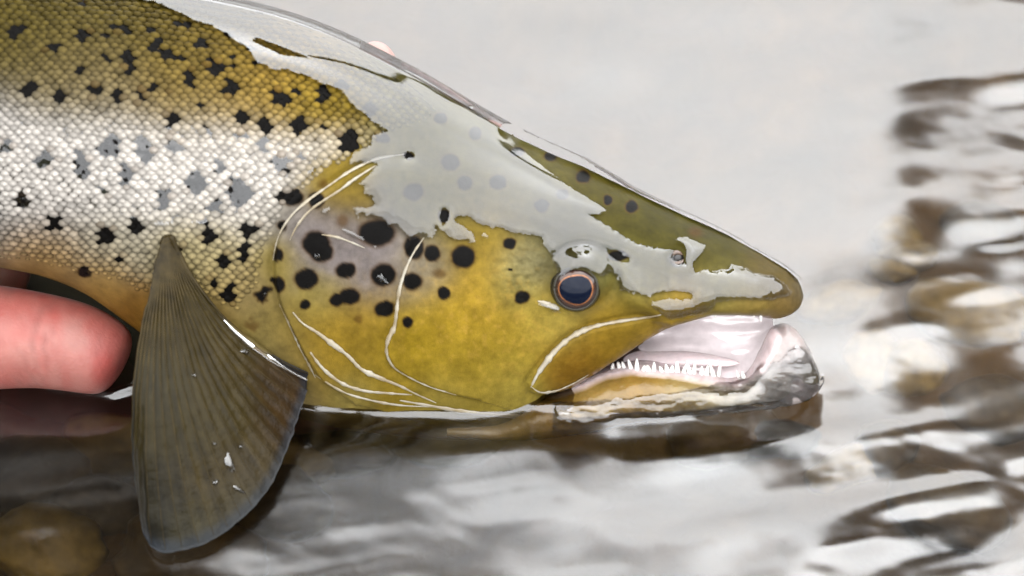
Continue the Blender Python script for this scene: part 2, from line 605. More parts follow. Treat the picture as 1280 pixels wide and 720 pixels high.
def spot_mask(px, py):
    m = np.zeros(np.shape(px))
    halo = np.zeros(np.shape(px))
    gs = np.where(px > 345, 1.5, 6.0)
    wx = px + gs * (fbm(px / 9, py / 9, 2, 31) - 0.5) * 2
    wy = py + gs * (fbm(px / 9, py / 9, 2, 47) - 0.5) * 2
    for (x, y, a, b) in SPOTS:
        k = (np.abs(px - x) < a * 2 + 12) & (np.abs(py - y) < b * 2 + 12)
        if not k.any():
            continue
        on_gill = x > 340
        d = np.hypot((wx[k] - x) / a, (wy[k] - y) / b)
        soft = 0.13 if on_gill else 0.22
        m[k] = np.maximum(m[k], 1 - sstep(1 - soft, 1 + soft, d))
        halo[k] = np.maximum(halo[k], 1 - sstep(0.9, 1.35, d))
    for (x, y, a, b) in SOFT:
        d = np.hypot((wx - x) / a, (wy - y) / b)
        halo = np.maximum(halo, 0.9 * (1 - sstep(0.3, 1.2, d)))
    return m, halo


# photographed skin colours at places along the fish (x, y, reach, colour)
TONES = [(100, 20, 60, (100, 86, 34)), (200, 20, 60, (104, 88, 32)), (260, 60, 50, (128, 106, 44)), (120, 100, 50, (140, 122, 78)), (220, 120, 50, (150, 124, 58)), (320, 120, 50, (150, 120, 44)),
         (400, 150, 45, (150, 118, 40)), (440, 160, 30, (138, 108, 36)), (150, 210, 60, (170, 165, 158)), (280, 220, 60, (172, 164, 150)), (60, 240, 60, (165, 160, 155)), (140, 300, 40, (160, 150, 125)), (250, 320, 40, (165, 150, 105)),
         (300, 360, 30, (150, 130, 85)), (130, 355, 26, (170, 128, 52)), (60, 330, 40, (168, 128, 58)), (170, 390, 26, (150, 104, 38)), (240, 400, 40, (160, 128, 60)), (330, 420, 40, (140, 122, 66)), (340, 480, 40, (150, 134, 90)),
         (420, 220, 26, (160, 128, 44)), (440, 250, 26, (140, 110, 36)), (500, 160, 50, (120, 106, 60)), (560, 200, 60, (124, 112, 62)), (600, 250, 50, (130, 112, 56)),
         (350, 330, 20, (160, 134, 62)), (410, 300, 34, (138, 128, 124)), (450, 325, 40, (136, 126, 122)), (530, 335, 30, (150, 138, 118)), (400, 370, 26, (160, 138, 76)), (440, 410, 40, (166, 128, 40)), (400, 430, 40, (160, 124, 44)),
         (460, 460, 34, (160, 128, 46)), (440, 490, 20, (160, 138, 84)), (510, 430, 30, (166, 132, 34)), (560, 400, 40, (180, 142, 40)), (600, 380, 40, (196, 152, 54)), (620, 440, 45, (176, 142, 46)), (570, 460, 40, (166, 134, 44)), (640, 490, 36, (176, 150, 74)), (560, 500, 26, (160, 136, 70)),
         (600, 300, 34, (164, 128, 40)), (655, 330, 26, (150, 142, 104)), (640, 360, 24, (150, 136, 80)), (680, 395, 30, (182, 150, 66)), (700, 400, 26, (190, 160, 80)), (760, 395, 26, (164, 128, 44)), (720, 445, 26, (150, 104, 28)), (700, 470, 20, (160, 112, 34)), (760, 425, 26, (170, 128, 42)), (820, 405, 26, (180, 138, 52)),
         (800, 360, 30, (140, 122, 60)), (860, 380, 24, (176, 138, 58)), (930, 384, 24, (168, 136, 74)), (980, 380, 16, (150, 118, 70)), (998, 366, 14, (92, 78, 62)), (960, 335, 26, (104, 84, 44)),
         (650, 185, 34, (108, 96, 32)), (740, 235, 40, (106, 92, 26)), (820, 280, 40, (104, 92, 26)), (900, 310, 36, (98, 86, 24)), (700, 290, 40, (120, 106, 50)), (900, 355, 24, (140, 124, 70)), (760, 340, 24, (130, 120, 70)), (720, 360, 26, (70, 64, 48))]


TONES = [(x, y, r_, tuple(np.array(c) * np.where((x > 340) & (c[2] < 90), np.array([.96, 1.0, .92]), 1.0) * (0.8 if x > 630 and y < 320 else 0.84 if (y < 130 and x < 300) else 0.93 if (y < 180 and x < 470) else 1.0))) for x, y, r_, c in TONES]


def tones(px, py, T):
    num = np.zeros(np.shape(px) + (3,))
    den = np.zeros(np.shape(px))
    for (x, y, r, c) in T:
        w = np.exp(-((px - x) ** 2 + (py - y) ** 2) / (2 * (r * 0.8) ** 2)) + 1e-7 / (1 + ((px - x) ** 2 + (py - y) ** 2) / 400)
        num += w[..., None] * alb(c)
        den += w
    return num / den[..., None]


BLACK = alb((22, 20, 18)) * 0.7
HALO = alb((92, 62, 22))

sel = (CX > -110)
disp = np.zeros_like(CX)
dop = sdist(CX, CY, OPPOLY)
dop_l = seg_dist(CX, CY, OPLINE)
s_op = np.where(dop > 0, dop_l, -dop_l)
disp += 0.0019 * sstep(-2.5, 3.5, s_op) * np.exp(-np.maximum(s_op, 0) / 30) * sstep(192, 225, CY)
disp -= 0.0007 * np.exp(-((s_op + 4) / 5) ** 2) * sstep(192, 225, CY)
dpr = seg_dist(CX, CY, PRELINE)
s_pr = np.where(inside(CX, CY, PREPOLY), dpr, -dpr)
disp += 0.0012 * sstep(-2.5, 3, s_pr) * np.exp(-np.maximum(s_pr, 0) / 28) * sstep(288, 325, CY)
disp -= 0.0005 * np.exp(-((s_pr + 4) / 5) ** 2) * sstep(288, 325, CY)
# orbit: raised brow dome with the eye sunk in it
ex, ey = 728, 345
de = np.hypot((CX - ex) / 1.06, CY - ey)
disp += 0.0034 * np.exp(-(de / 30) ** 4) + 0.0006 * np.exp(-((de - 40) / 6) ** 2) * -1
s_mx = sdist(CX, CY, MAXPOLY)
disp += (0.0014 * sstep(-2, 4, s_mx) - 0.0006 * np.exp(-((s_mx + 3) / 4) ** 2)) * (1 - sstep(770, 850, CX))
# ridge in front of the eye, nostril hollow, lip
shl_ = CY - np.interp(CX, [770, 800, 835, 890, 960, 990], [366, 372, 388, 374, 374, 370])
disp += 0.0034 * sstep(-44, 2, shl_) * (1 - sstep(2, 24, shl_)) * sstep(765, 800, CX) * (1 - sstep(940, 992, CX))
dn = np.hypot((CX - 846) / 1.1, CY - 322)
disp -= 0.0016 * np.exp(-(dn / 9) ** 2)
disp += 0.0005 * np.exp(-((CX - 700) / 16) ** 2 - ((CY - 384) / 5) ** 2)
calm = disp.copy()
# soft unevenness of living skin
disp += 0.0006 * (fbm(CX / 60, CY / 60, 3, 5) - 0.5) * sstep(340, 420, CX)
disp += 0.00028 * (fbm(CX / 7, CY / 7, 2, 9) - 0.5) * np.exp(-((CX - 655) / 34) ** 2 - ((CY - 335) / 30) ** 2) * 4
edge = np.minimum(np.arange(NT), np.arange(NT)[::-1]) / 12.0
disp *= np.clip(edge, 0, 1)[None, :]
lowdisp = calm * np.clip(edge, 0, 1)[None, :] + 0.0003
BP = Pn + BN * disp[..., None]

paint = np.empty(CX.shape + (3,))
T0 = tones(CX, CY, TONES)
mott = fbm(CX / 22, CY / 22, 4, 77)
mott2 = fbm(CX / 6, CY / 6, 3, 78)
paint[:] = T0 * (0.72 + 0.56 * mott)[..., None]
gold = np.exp(-((CX - 600) / 120) ** 2 - ((CY - 400) / 70) ** 2)
gf = gold * sstep(0.52, 0.75, mott2)
paint = paint * (1 - 0.35 * gf[..., None]) + alb((214, 172, 74)) * (0.35 * gf[..., None])
# grey wash of the gill cover
gw = np.exp(-((CX - 440) / 70) ** 4 - ((CY - 318) / 46) ** 4) * sstep(0.35, 0.6, fbm(CX / 30, CY / 30, 3, 90))
paint = paint * (1 - 0.6 * gw[..., None]) + alb((146, 136, 134)) * (0.6 * gw[..., None])
# pale maxilla rim and roots of the lip
rim = np.exp(-((s_mx - 2) / 5) ** 2) * sstep(-14, 4, -(CY - (402 + (820 - CX) * 0.62)))
sm, sh = spot_mask(CX, CY)
paint = paint * (1 - 0.8 * sh[..., None]) + HALO * (0.8 * sh[..., None])
paint = paint * (1 - sm[..., None]) + BLACK * sm[..., None]
# dark snout tip and pink lip edge along the mouth
lipd = seg_dist(CX, CY, [(700, 492), (760, 456), (800, 432), (830, 415), (860, 401), (890, 394), (930, 395), (960, 401)])
lp = (1 - sstep(4, 9, lipd)) * sstep(0.3, 0.55, fbm(CX / 5, CY / 5, 2, 14))
paint = paint * (1 - 0.8 * lp[..., None]) + alb((214, 192, 192)) * (0.8 * lp[..., None])

roof = (np.arange(NT)[None] < NT * 0.10) & (CX > 715) & (CX < 985)
paint[roof] = alb((226, 206, 204))
fish = empty('brown_trout', (0, Y0, 0))
tag(fish, 'large brown trout with black spots and golden cheek lying half out of the water', 'fish')
OFF = np.array([0, Y0, 0])

# far half, coarser, shares the back and belly seams
thf = np.linspace(1.5 * math.pi, TH1, 44)[1:-1]
cf, sf = np.cos(thf), np.sin(thf)
cf = np.sign(cf) * np.abs(cf) ** (2 / 2.25)
sf = np.sign(sf) * np.abs(sf) ** (2 / 2.25)
Pf2 = cB[:, None] + wB[:, None, None] * cf[None, :, None] * ND + HB[:, None, None] * sf[None, :, None] * UD
mj = np.clip(((math.pi - thf) + math.pi / 2) / (TH1 + math.pi / 2) * (NT - 1), 0, NT - 1).astype(int)
pf_paint = paint[:, mj]
nf = Pf2.shape[1]
Vb = np.r_[BP.reshape(-1, 3), Pf2.reshape(-1, 3)]
Fn = grid_faces(NI, NT)
i = np.arange(NI - 1)[:, None]
o0 = NI * NT


def fidx(ii, jj):          # jj in far columns incl. seams 0..nf+1
    return np.where(jj == 0, ii * NT, np.where(jj == nf + 1, ii * NT + NT - 1, o0 + ii * nf + jj - 1))


j = np.arange(nf + 1)[None, :]
Ff = np.stack([fidx(i, j), fidx(i + 1, j), fidx(i + 1, j + 1), fidx(i, j + 1)], -1).reshape(-1, 4)
pb = np.r_[paint.reshape(-1, 3), pf_paint.reshape(-1, 3)]
body = mesh_obj('body', Vb - OFF, np.r_[Fn[:, ::-1], Ff[:, ::-1]], M['skin'], fish, pb)

BVD = bvh_of(BP[::3, ::3].reshape(-1, 3), grid_faces(BP[::3, ::3].shape[0], BP[::3, ::3].shape[1]))


# ------------------------------------------------------------------ lower jaw
NJT = 160
xj = np.r_[np.arange(560, 1010, 1.5), np.linspace(1010, 1025, 24)]
_, _, _, _, _, Jn, Jf = fit_sweep(xj, JTOP, JBOT, JWID, Y0, 2.2, NJT, JOFF)
JX, JY = project(Jn)
JT = [(600, 520, 40, (170, 140, 70)), (690, 500, 26, (176, 140, 66)), (740, 485, 26, (186, 150, 76)), (800, 480, 26, (182, 142, 64)), (860, 485, 26, (190, 162, 100)), (910, 490, 26, (206, 192, 160)),
      (960, 480, 26, (212, 204, 196)), (980, 440, 26, (214, 200, 196)), (1005, 450, 12, (150, 146, 146)), (1019, 466, 12, (70, 58, 24)), (970, 410, 16, (190, 170, 166))]
jp = tones(JX, JY, JT) * (0.8 + 0.4 * fbm(JX / 18, JY / 18, 3, 3))[..., None]
gum = [(690, 482), (725, 472), (755, 458), (790, 452), (840, 457), (880, 464), (920, 470), (945, 455), (960, 425)]
gd = seg_dist(JX, JY, gum)
g = (1 - sstep(12, 19, gd))
jp = jp * (1 - g[..., None]) + (np.array([.42, .34, .34]) * (0.85 + 0.3 * fbm(JX / 6, JY / 9, 2, 4))[..., None]) * g[..., None]
JN = grid_normals(Jn)
JN[:, :2] = JN[:, 2:3]
JN[:, -2:] = JN[:, -3:-2]
jd = 0.0009 * g * np.clip(np.minimum(np.arange(NJT), np.arange(NJT)[::-1]) / 8.0, 0, 1)[None] + 0.0008 * (fbm(JX / 30, JY / 22, 3, 8) - .5) * np.clip(np.minimum(np.arange(NJT), np.arange(NJT)[::-1]) / 8.0, 0, 1)[None]
JP = Jn + JN * jd[..., None]
full = np.concatenate([JP, Jf[:, -2:0:-1]], 1)
jpf = np.concatenate([jp, jp[:, -2:0:-1]], 1)
# hollow the jaw's top so that the mouth has a floor
nj = full.shape[1]
far = full - ND * (2.0 * -interp(xj, JOFF))[:, None, None] * 0.9 - UD * 0.002
jf_ = grid_faces(len(xj), nj, True)[:, ::-1]
jpf = jpf.reshape(-1, 3)
jaw = mesh_obj('lower_jaw', np.r_[full.reshape(-1, 3), far.reshape(-1, 3)] - OFF, np.r_[jf_, jf_ + len(xj) * nj], M['mouth'], fish, np.r_[jpf, jpf * .5 + alb((226, 208, 210)) * .5])
BVJ = bvh_of(Jn[::2, ::2].reshape(-1, 3), grid_faces(Jn[::2, ::2].shape[0], Jn[::2, ::2].shape[1]))

# teeth along the near gum of the lower jaw
for k in range(24):
    tx = 768 + k * 7.1 + random.uniform(-1.5, 1.5)
    ty = np.interp(tx, [778, 840, 880, 935], [462, 466, 471, 474])
    p, n = on_skin(tx, ty, 0, BVJ)
    if p is None:
        continue
    hgt = 0.0046 * random.uniform(0.6, 1.2) * (1.0 if tx > 840 else 0.8)
    d = 0.75 * UPV * 1.0 + 0.25 * n + np.array([random.uniform(-.32, .22), 0, 0])
    d /= np.linalg.norm(d)
    u = np.linspace(0, 1, 7)[:, None]
    pts = p + n * 0.0013 - d * 0.0010 + d * hgt * u - n * 0.0009 * u ** 2
    rad = random.uniform(.00062, .0009) * (1 - u[:, 0]) ** 0.6 + 0.00008
    V, F = tube(pts, rad, 7)
    mesh_obj('tooth', V - OFF, F, M['tooth'], jaw)
# water lapping over the jaw and its hooked tip
JF = [(690, 503), (760, 500), (830, 492), (880, 484), (915, 480), (940, 474), (955, 455), (975, 452), (992, 430), (1006, 436), (1030, 470), (1030, 530), (690, 545)]
wj = 5 * (fbm(JX / 14, JY / 8, 3, 121) - .5)
jm = sdist(JX + wj, JY + wj, JF)
JFP = JP + JN * (0.0004 + 0.0010 * (1 - np.exp(-np.maximum(jm, 0) / 6)) + 0.0016 * (fbm(JX / 26, JY / 11, 3, 122) - .4) * sstep(0, 12, jm))[..., None]
kj = (jm > 0).reshape(-1)
fj_ = grid_faces(len(xj), NJT)
fj_ = fj_[kj[fj_].all(1)]
uj = np.unique(fj_)
rj = -np.ones(len(xj) * NJT, int)
rj[uj] = np.arange(len(uj))
jfilm = mesh_obj('water_film', JFP.reshape(-1, 3)[uj], rj[fj_][:, ::-1], M['film'])
tag(jfilm, 'thin sheet of clear water lapping over the lower jaw of the trout', 'water', kind='stuff')
# small teeth under the upper lip
for k in range(13):
    tx = 852 + k * 8.2 + random.uniform(-1.5, 1.5)
    ty = np.interp(tx, [850, 890, 930, 960], [399, 391, 392, 397]) - 2
    p, n = on_skin(tx, ty, 0, BV)
    if p is None:
        continue
    d = -UPV
    u = np.linspace(0, 1, 6)[:, None]
    pts = p - n * 0.0005 - d * 0.0006 + d * 0.0028 * random.uniform(.7, 1.1) * u
    V, F = tube(pts, 0.0006 * (1 - u[:, 0]) ** 0.6 + 0.0001, 6)
    mesh_obj('tooth', V - OFF, F, M['tooth'], body)

# tongue and pale floor of the mouth between the jaws
tp = spline([at_y(700, 474, Y0 - .004), at_y(780, 452, Y0 - .007), at_y(850, 449, Y0 - .011), at_y(925, 454, Y0 - .015)], 40)
u = np.linspace(0, 1, 40)
V, F = tube(tp, 0.0075 * (1 - 0.55 * u) * np.sqrt(np.clip(1.001 - u ** 6, 0, 1)), 24, 0.5, UD)
tongue_c = np.tile(np.array([.62, .52, .53]), (len(V), 1))
mesh_obj('tongue', V - OFF, F, M['mouth'], fish, tongue_c)

# pale wet lining that closes the far side of the mouth
ln = []
lxs = np.linspace(690, 968, 70)
for xq in lxs:
    ia, ib = np.argmin(np.abs(xj - xq)), np.argmin(np.abs(xs - xq))
    n0 = Jn[ia, -1] - UD * 0.0012 + ND * 0.001
    f0 = Pn[ib, 0] - ND * wB[ib] * 0.62 + UD * 0.002
    mid_ = (n0 + f0) / 2 - UD * 0.0045 - ND * 0.004
    w_ = np.linspace(0, 1, 26)[:, None]
    ln.append((1 - w_) ** 2 * n0 + 2 * w_ * (1 - w_) * mid_ + w_ ** 2 * f0)
ln = np.array(ln)
qx, qy = project(ln)
ln += ND * (0.0034 * (fbm(qx / 46, qy / 9, 3, 88) - .5))[..., None]
lc = np.array([.66, .59, .60]) * (0.75 + 0.4 * fbm(qx / 40, qy / 10, 3, 89))[..., None]
nl = ln.shape[0] * ln.shape[1]
lf = grid_faces(ln.shape[0], ln.shape[1])
mesh_obj('mouth_lining', np.r_[ln.reshape(-1, 3), (ln - ND * .0008).reshape(-1, 3)] - OFF, np.r_[lf[:, ::-1], lf + nl], M['wetmouth'], fish, np.r_[lc.reshape(-1, 3), lc.reshape(-1, 3)])

# ------------------------------------------------------------------ pale edges of gill cover and rays
def strip(name, pts, r0, mat, lift=0.0002, taper=(0.2, 0.2), tree=None, flat=0.38, parent=None):
    P2 = spline(pts, max(12, int(len(pts) * 7)))
    out, nn, rr = [], [], []
    m = len(P2)
    for k, (a, b) in enumerate(P2):
        p, n = on_skin(a, b, lift, tree or BVD)
        if p is None:
            continue
        out.append(p)
        nn.append(n)
        u = k / (m - 1)
        rr.append(0.78 * r0 * (0.45 + 0.9 * float(fbm(np.array([a / 14.0]), np.array([b / 14.0]), 2, 150)[0])) * (0.25 + 0.75 * min(1, u / taper[0]) * min(1, (1 - u) / taper[1])) * (1 + 0.25 * math.sin(k * 1.7) * math.sin(k * .43)))
    if len(out) < 4:
        return None
    out = np.array(out)
    for _ in range(3):
        out[1:-1] = 0.5 * out[1:-1] + 0.25 * (out[:-2] + out[2:])
    V, F = tube(out, rr, 8, flat, np.array(nn))
    qx, qy = project(V)
    f = np.clip(0.25 + 1.1 * fbm(qx / 16, qy / 16, 3, 140) - 0.12, 0, 1)[:, None]
    c = alb((168, 136, 70)) * (1 - f) + alb((232, 224, 204)) * f
    return mesh_obj(name, V - OFF, F, mat, parent or fish, c)


strip('gill_cover_edge', [(505, 193), (470, 199), (440, 213), (412, 232), (385, 251), (362, 273), (347, 300), (342, 325)], 0.0006, M['pale'])
strip('gill_cover_edge', [(470, 207), (440, 226), (424, 238), (405, 250), (384, 266), (370, 284), (362, 300)], 0.0005, M['pale'])
strip('gill_cover_edge', [(350, 380), (362, 405), (374, 432), (386, 455), (394, 472)], 0.0005, M['pale'])
strip('cheek_bone_edge', [(530, 297), (518, 315), (507, 338), (500, 362), (496, 392), (494, 408), (485, 426), (484, 442), (492, 458), (510, 470), (535, 482), (570, 493)], 0.00085, M['pale'], taper=(.3, .5))
strip('gill_ray', [(366, 390), (376, 402), (396, 415), (420, 433), (436, 445), (450, 460), (470, 470), (500, 482), (520, 492), (545, 503)], 0.0009, M['pale'], taper=(.25, .4))
strip('gill_ray', [(388, 440), (398, 454), (412, 468), (432, 481), (455, 488), (485, 491), (515, 493)], 0.00085, M['pale'], taper=(.25, .4))
strip('gill_ray', [(394, 468), (412, 480), (430, 490), (460, 499), (500, 506), (540, 508)], 0.0006, M['pale'], taper=(.25, .4))
strip('waterline_gleam', [(500, 500), (540, 507), (580, 514), (630, 519), (690, 520), (740, 518)], 0.0011, M['pale'], taper=(.3, .4))  # bright waterline under the cheek, its sky gleam put in as pale colour
strip('jaw_bone_rim', [(826, 393), (800, 398), (768, 403), (738, 410), (715, 421), (697, 436), (682, 454), (671, 470), (664, 484)], 0.0011, M['pale'], taper=(.45, .15), flat=0.5)
strip('jaw_bone_rim', [(664, 482), (672, 489), (690, 489), (712, 481), (735, 468)], 0.0007, M['pale'], taper=(.2, .5))
strip('skin_crease', [(402, 293), (420, 296), (440, 303), (456, 310)], 0.0004, M['pale'])
strip('skin_crease', [(672, 376), (684, 380), (699, 386)], 0.0009, M['pale'], taper=(.1, .1))

# ------------------------------------------------------------------ eye
pe, ne = on_skin(720, 361, 0, BVD)
view = (CAM - pe) / np.linalg.norm(CAM - pe)
ax = ne * 0.45 + view * 0.55 + np.array([0.02, 0, 0.0])
ax /= np.linalg.norm(ax)
RE = 0.0073
ce = pe - ax * (RE - 0.0024)
t1 = np.cross(ax, [0, 0.3, 1.0])
t1 /= np.linalg.norm(t1)
t2 = np.cross(ax, t1)


def cap(a0, a1, r, na=20, nb=48):
    a = np.linspace(a0, a1, na)[:, None, None]
    b = np.linspace(0, 2 * math.pi, nb, endpoint=False)[None, :, None]
    sa = np.sin(a) * (1 + (0.10 * np.cos(2 * b) + 0.05 * np.cos(3 * b + .6) if a1 < 1 else 0))
    P = ce + r * (np.cos(a) * ax + sa * (np.cos(b) * t1 + np.sin(b) * t2))
    P = ce + r * (P - ce) / np.linalg.norm(P - ce, axis=2)[..., None]
    return P.reshape(-1, 3), grid_faces(na, nb, True), np.repeat(np.linspace(a0, a1, na), nb)


V, F, aa = cap(0.0, 1.75, RE)
ecol = np.where((aa < 0.72)[:, None], alb((60, 50, 44)), alb((44, 48, 58)))
bl = sstep(0.55, 0.95, aa)[:, None]
ecol = alb((110, 72, 52)) * (1 - bl) + alb((26, 29, 36)) * bl
eye = mesh_obj('eye', V - OFF, F[:, ::-1], M['eyeball'], fish, ecol)
V, F, aa = cap(0.54, 0.665, RE * 1.006, 6)
mesh_obj('iris', V - OFF, F[:, ::-1], M['iris'], eye)
V, F, aa = cap(0.0, 0.60, RE * 1.012, 12)
mesh_obj('pupil', V - OFF, F[:, ::-1], M['pupil'], eye)
# fleshy rim around the eyeball
b = np.linspace(0, 2 * math.pi, 60)
Vr = ce + RE * (math.cos(0.93) * ax + math.sin(0.93) * (np.cos(b)[:, None] * t1 + np.sin(b)[:, None] * t2))
V, F = tube(Vr, 0.00042, 8, 1.0, ax)
mesh_obj('eye_rim', V - OFF, F, principled('eye_rim_skin', tuple(alb((66, 60, 44))), 0.3, 0.3), eye)

# nostril: a small dark pit with two raised flaps
pn, nn_ = on_skin(846, 323, 0.0002, BVD)
nm = principled('nostril_flap', tuple(alb((128, 104, 88))), 0.2, 0.6, vary=(900, .4))
nost = mesh_obj('nostril', *[(lambda VF: (VF[0] - OFF, VF[1]))(tube(np.array([pn - nn_ * .0016, pn, pn + nn_ * .0012]), [.0022, .0020, .0009], 12))][0], principled('nostril_dark', (0.004, 0.003, 0.003), 0.3, 0.5), fish)
for a0, rr in ((0.3, 9), (3.3, 8)):
    an = np.linspace(a0, a0 + 2.4, 16)
    P3 = [on_skin(846 + rr * math.cos(a), 323 + rr * 0.9 * math.sin(a), 0.0004, BVD)[0] for a in an]
    V, F = tube(np.array(P3), 0.00075 * np.sin(np.linspace(0.3, 2.84, 16)), 8, 1.3, nn_)
    mesh_obj('nostril_flap', V - OFF, F, nm, nost)

# ------------------------------------------------------------------ scales
# one overlapping dome per scale, laid in staggered rows
hexn = 8
ang = np.linspace(0, 2 * math.pi, hexn, endpoint=False)
ring1 = np.stack([np.cos(ang), np.sin(ang)], 1)
proto = [(0.0, 0.0, 1.0)] + [(0.55 * a, 0.55 * b, 0.80) for a, b in ring1] + [(a * (1.08 if a < 0 else 0.95), b, 0.0) for a, b in ring1]
proto = np.array(proto)
pf_tri = [(0, 1 + k, 1 + (k + 1) % hexn) for k in range(hexn)]
pf_q = [(1 + k, 1 + hexn + k, 1 + hexn + (k + 1) % hexn, 1 + (k + 1) % hexn) for k in range(hexn)]
SV, ST, SQ, SC = [], [], [], []
pts = []
yy = -70.0
row = 0
while yy < 395:
    xx = -90.0 + (5.7 if row % 2 else 0)
    while xx < 550:
        x = xx + random.uniform(-1.6, 1.6)
        y = yy + random.uniform(-0.9, 0.9) + 3.0 * math.sin(xx / 37.0 + yy / 51.0) + 0.13 * (xx - 250) * (1 if xx > 250 else 0.35)
        pts.append((x, y))
        xx += 11.4
    yy += 5.9
    row += 1
pts = np.array(pts)
ds = sdist(pts[:, 0], pts[:, 1], SCALEPOLY)
pts = pts[ds > 0]
ds = ds[ds > 0]
tn = tones(pts[:, 0], pts[:, 1], TONES)
smk, shl = spot_mask(pts[:, 0], pts[:, 1])
silver = np.exp(-((pts[:, 1] - (214 + (pts[:, 0] - 150) * 0.05)) / 60) ** 4)
low = np.exp(-((pts[:, 1] - 315) / 45) ** 2)
for k in range(len(pts)):
    p, n = on_skin(pts[k, 0], pts[k, 1], 0.0, BV)
    if p is None:
        continue
    p2, _ = on_skin(pts[k, 0] - 3, pts[k, 1], 0.0, BV)
    if p2 is None:
        continue
    dt = p2 - p
    dt /= np.linalg.norm(dt)
    dt = -dt
    bt = np.cross(n, dt)
    s = 0.00150 * random.uniform(0.86, 1.14) * min(1.0, 0.5 + ds[k] / 24)
    n2 = n + dt * 0.16 + bt * random.uniform(-.12, .12) + dt * random.uniform(-.1, .1)
    n2 /= np.linalg.norm(n2)
    dd = dt - (dt @ n2) * n2
    dd /= np.linalg.norm(dd)
    bb = np.cross(n2, dd)
    hh = (0.3 if smk[k] > 0.34 else 1.0) * min(1.0, 0.35 + ds[k] / 30)
    V = p + n * 0.00022 * hh + s * (proto[:, :1] * dd + 0.82 * proto[:, 1:2] * bb) + n2 * proto[:, 2:3] * 0.00058 * hh * random.uniform(.7, 1.2)
    o = len(SV) * (1 + 2 * hexn)
    SV.append(V)
    ST.append(np.array(pf_tri) + o)
    SQ.append(np.array(pf_q) + o)
    sv = silver[k] * min(1.0, 0.25 + ds[k] / 45)
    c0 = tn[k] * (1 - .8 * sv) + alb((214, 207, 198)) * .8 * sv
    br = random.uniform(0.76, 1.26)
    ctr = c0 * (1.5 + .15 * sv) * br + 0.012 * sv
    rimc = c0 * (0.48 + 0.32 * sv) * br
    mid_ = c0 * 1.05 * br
    if smk[k] > 0.34:
        ctr = mid_ = rimc = BLACK * 1.2
    elif shl[k] > 0.4:
        f = 0.5 * shl[k]
        ctr, mid_, rimc = [c * (1 - f) + HALO * f for c in (ctr, mid_, rimc)]
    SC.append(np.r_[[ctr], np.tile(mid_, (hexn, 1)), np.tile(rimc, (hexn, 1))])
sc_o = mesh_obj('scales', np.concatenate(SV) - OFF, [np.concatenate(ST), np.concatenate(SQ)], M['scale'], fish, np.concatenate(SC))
sc_o['kind'] = 'stuff'
print('scales', len(SV))

# ------------------------------------------------------------------ water clinging to the back and snout
jx = CX + 3.0 * (fbm(CX / 5, CY / 5, 3, 201) - .5)
jy = CY + 3.0 * (fbm(CX / 5, CY / 5, 3, 202) - .5)
fm = sdist(jx, jy, FILM_MAIN)
for h in HOLES:
    hb = (np.abs(CX - np.mean([a for a, _ in h])) < 60)
    q = np.full(CX.shape, -99.0)
    q[hb] = sdist(jx[hb], jy[hb], h)
    fm = np.minimum(fm, -q)
for h in [[(424, 283), (440, 286), (455, 296), (458, 303), (446, 299), (432, 291)], [(470, 342), (478, 340), (484, 350), (492, 358), (482, 355), (472, 350)], [(392, 316), (400, 314), (403, 321), (395, 323)],
          [(462, 307), (472, 305), (477, 309), (466, 311)], [(672, 377), (688, 379), (701, 385), (700, 391), (684, 386), (672, 381)], [(326, 366), (332, 363), (334, 369), (328, 371)],
          [(604, 289), (612, 294), (609, 299), (601, 295)], [(400, 262), (412, 256), (416, 262), (405, 269)]]:
    hb = (np.abs(CX - h[0][0]) < 50) & (np.abs(CY - h[0][1]) < 50)
    fm[hb] = np.maximum(fm[hb], sdist(jx[hb], jy[hb], h))
fm[CX < -80] = -1
thick = 0.00034 + 0.0006 * (1 - np.exp(-np.maximum(fm, 0) / 5.0))
scaly = sstep(-4, 8, sdist(CX, CY, SCALEPOLY)) * (CX < 560)
bandB = scaly * (1 - sstep(-20, 6, CY * 0 - sdist(CX, CY, [(-90, 140), (300, 162), (440, 196), (395, 215), (340, 250), (290, 275), (-90, 285)]) * -1))
inB = inside(CX, CY, [(-90, 140), (300, 160), (440, 196), (395, 215), (340, 250), (290, 275), (-90, 285)]) & (CX < 440)
thick = np.where(inB, 0.00036, thick + 0.0004 * scaly)
FP = Pn + BN * (np.where(inB, 0, 1) * lowdisp + thick)[..., None]
FP = FP + BN * (inB * 0.0002 * (fbm(CX / 9, CY / 9, 2, 66) - .5))[..., None]
# towards the far side the sheet stands off level, as thick water does, instead of curling under
vv = Pn - CAM
vv /= np.linalg.norm(vv, axis=2)[..., None]
rz = vv[..., 2] - 2 * (vv * BN).sum(2) * BN[..., 2]
ok = (rz < 0.26) & (np.arange(NT)[None] > NT * 0.5)
K0 = np.where(ok.any(1), np.maximum(ok.argmax(1), 4), NT - 1)
TD = np.array([Pn[ii, K0[ii]] - Pn[ii, K0[ii] - 2] for ii in range(NI)])
TD /= np.linalg.norm(TD, axis=1)[:, None]
for q in range(3):
    TD[:, q] = np.convolve(np.pad(TD[:, q], 20, mode='edge'), np.ones(41) / 41, mode='valid')
for ii in range(NI):
    if not ok[ii].any() or xs[ii] > 760:
        continue
    k0 = K0[ii]
    arc = np.r_[0, np.cumsum(np.linalg.norm(np.diff(Pn[ii, k0:], axis=0), axis=1))]
    new = FP[ii, k0] + arc[:, None] * TD[ii]
    lift = ((new - Pn[ii, k0:]) * BN[ii, k0:]).sum(1)
    FP[ii, k0:] = np.where((lift > 0.0026)[:, None], Pn[ii, k0:] + BN[ii, k0:] * 0.0026, new)
jw = sstep(NT * 0.56, NT * 0.66, np.arange(NT))[None, :, None] * ((xs > -40) & (xs < 930))[:, None, None]
cs = np.cumsum(np.pad(FP, ((25, 26), (0, 0), (0, 0)), mode='edge'), axis=0)
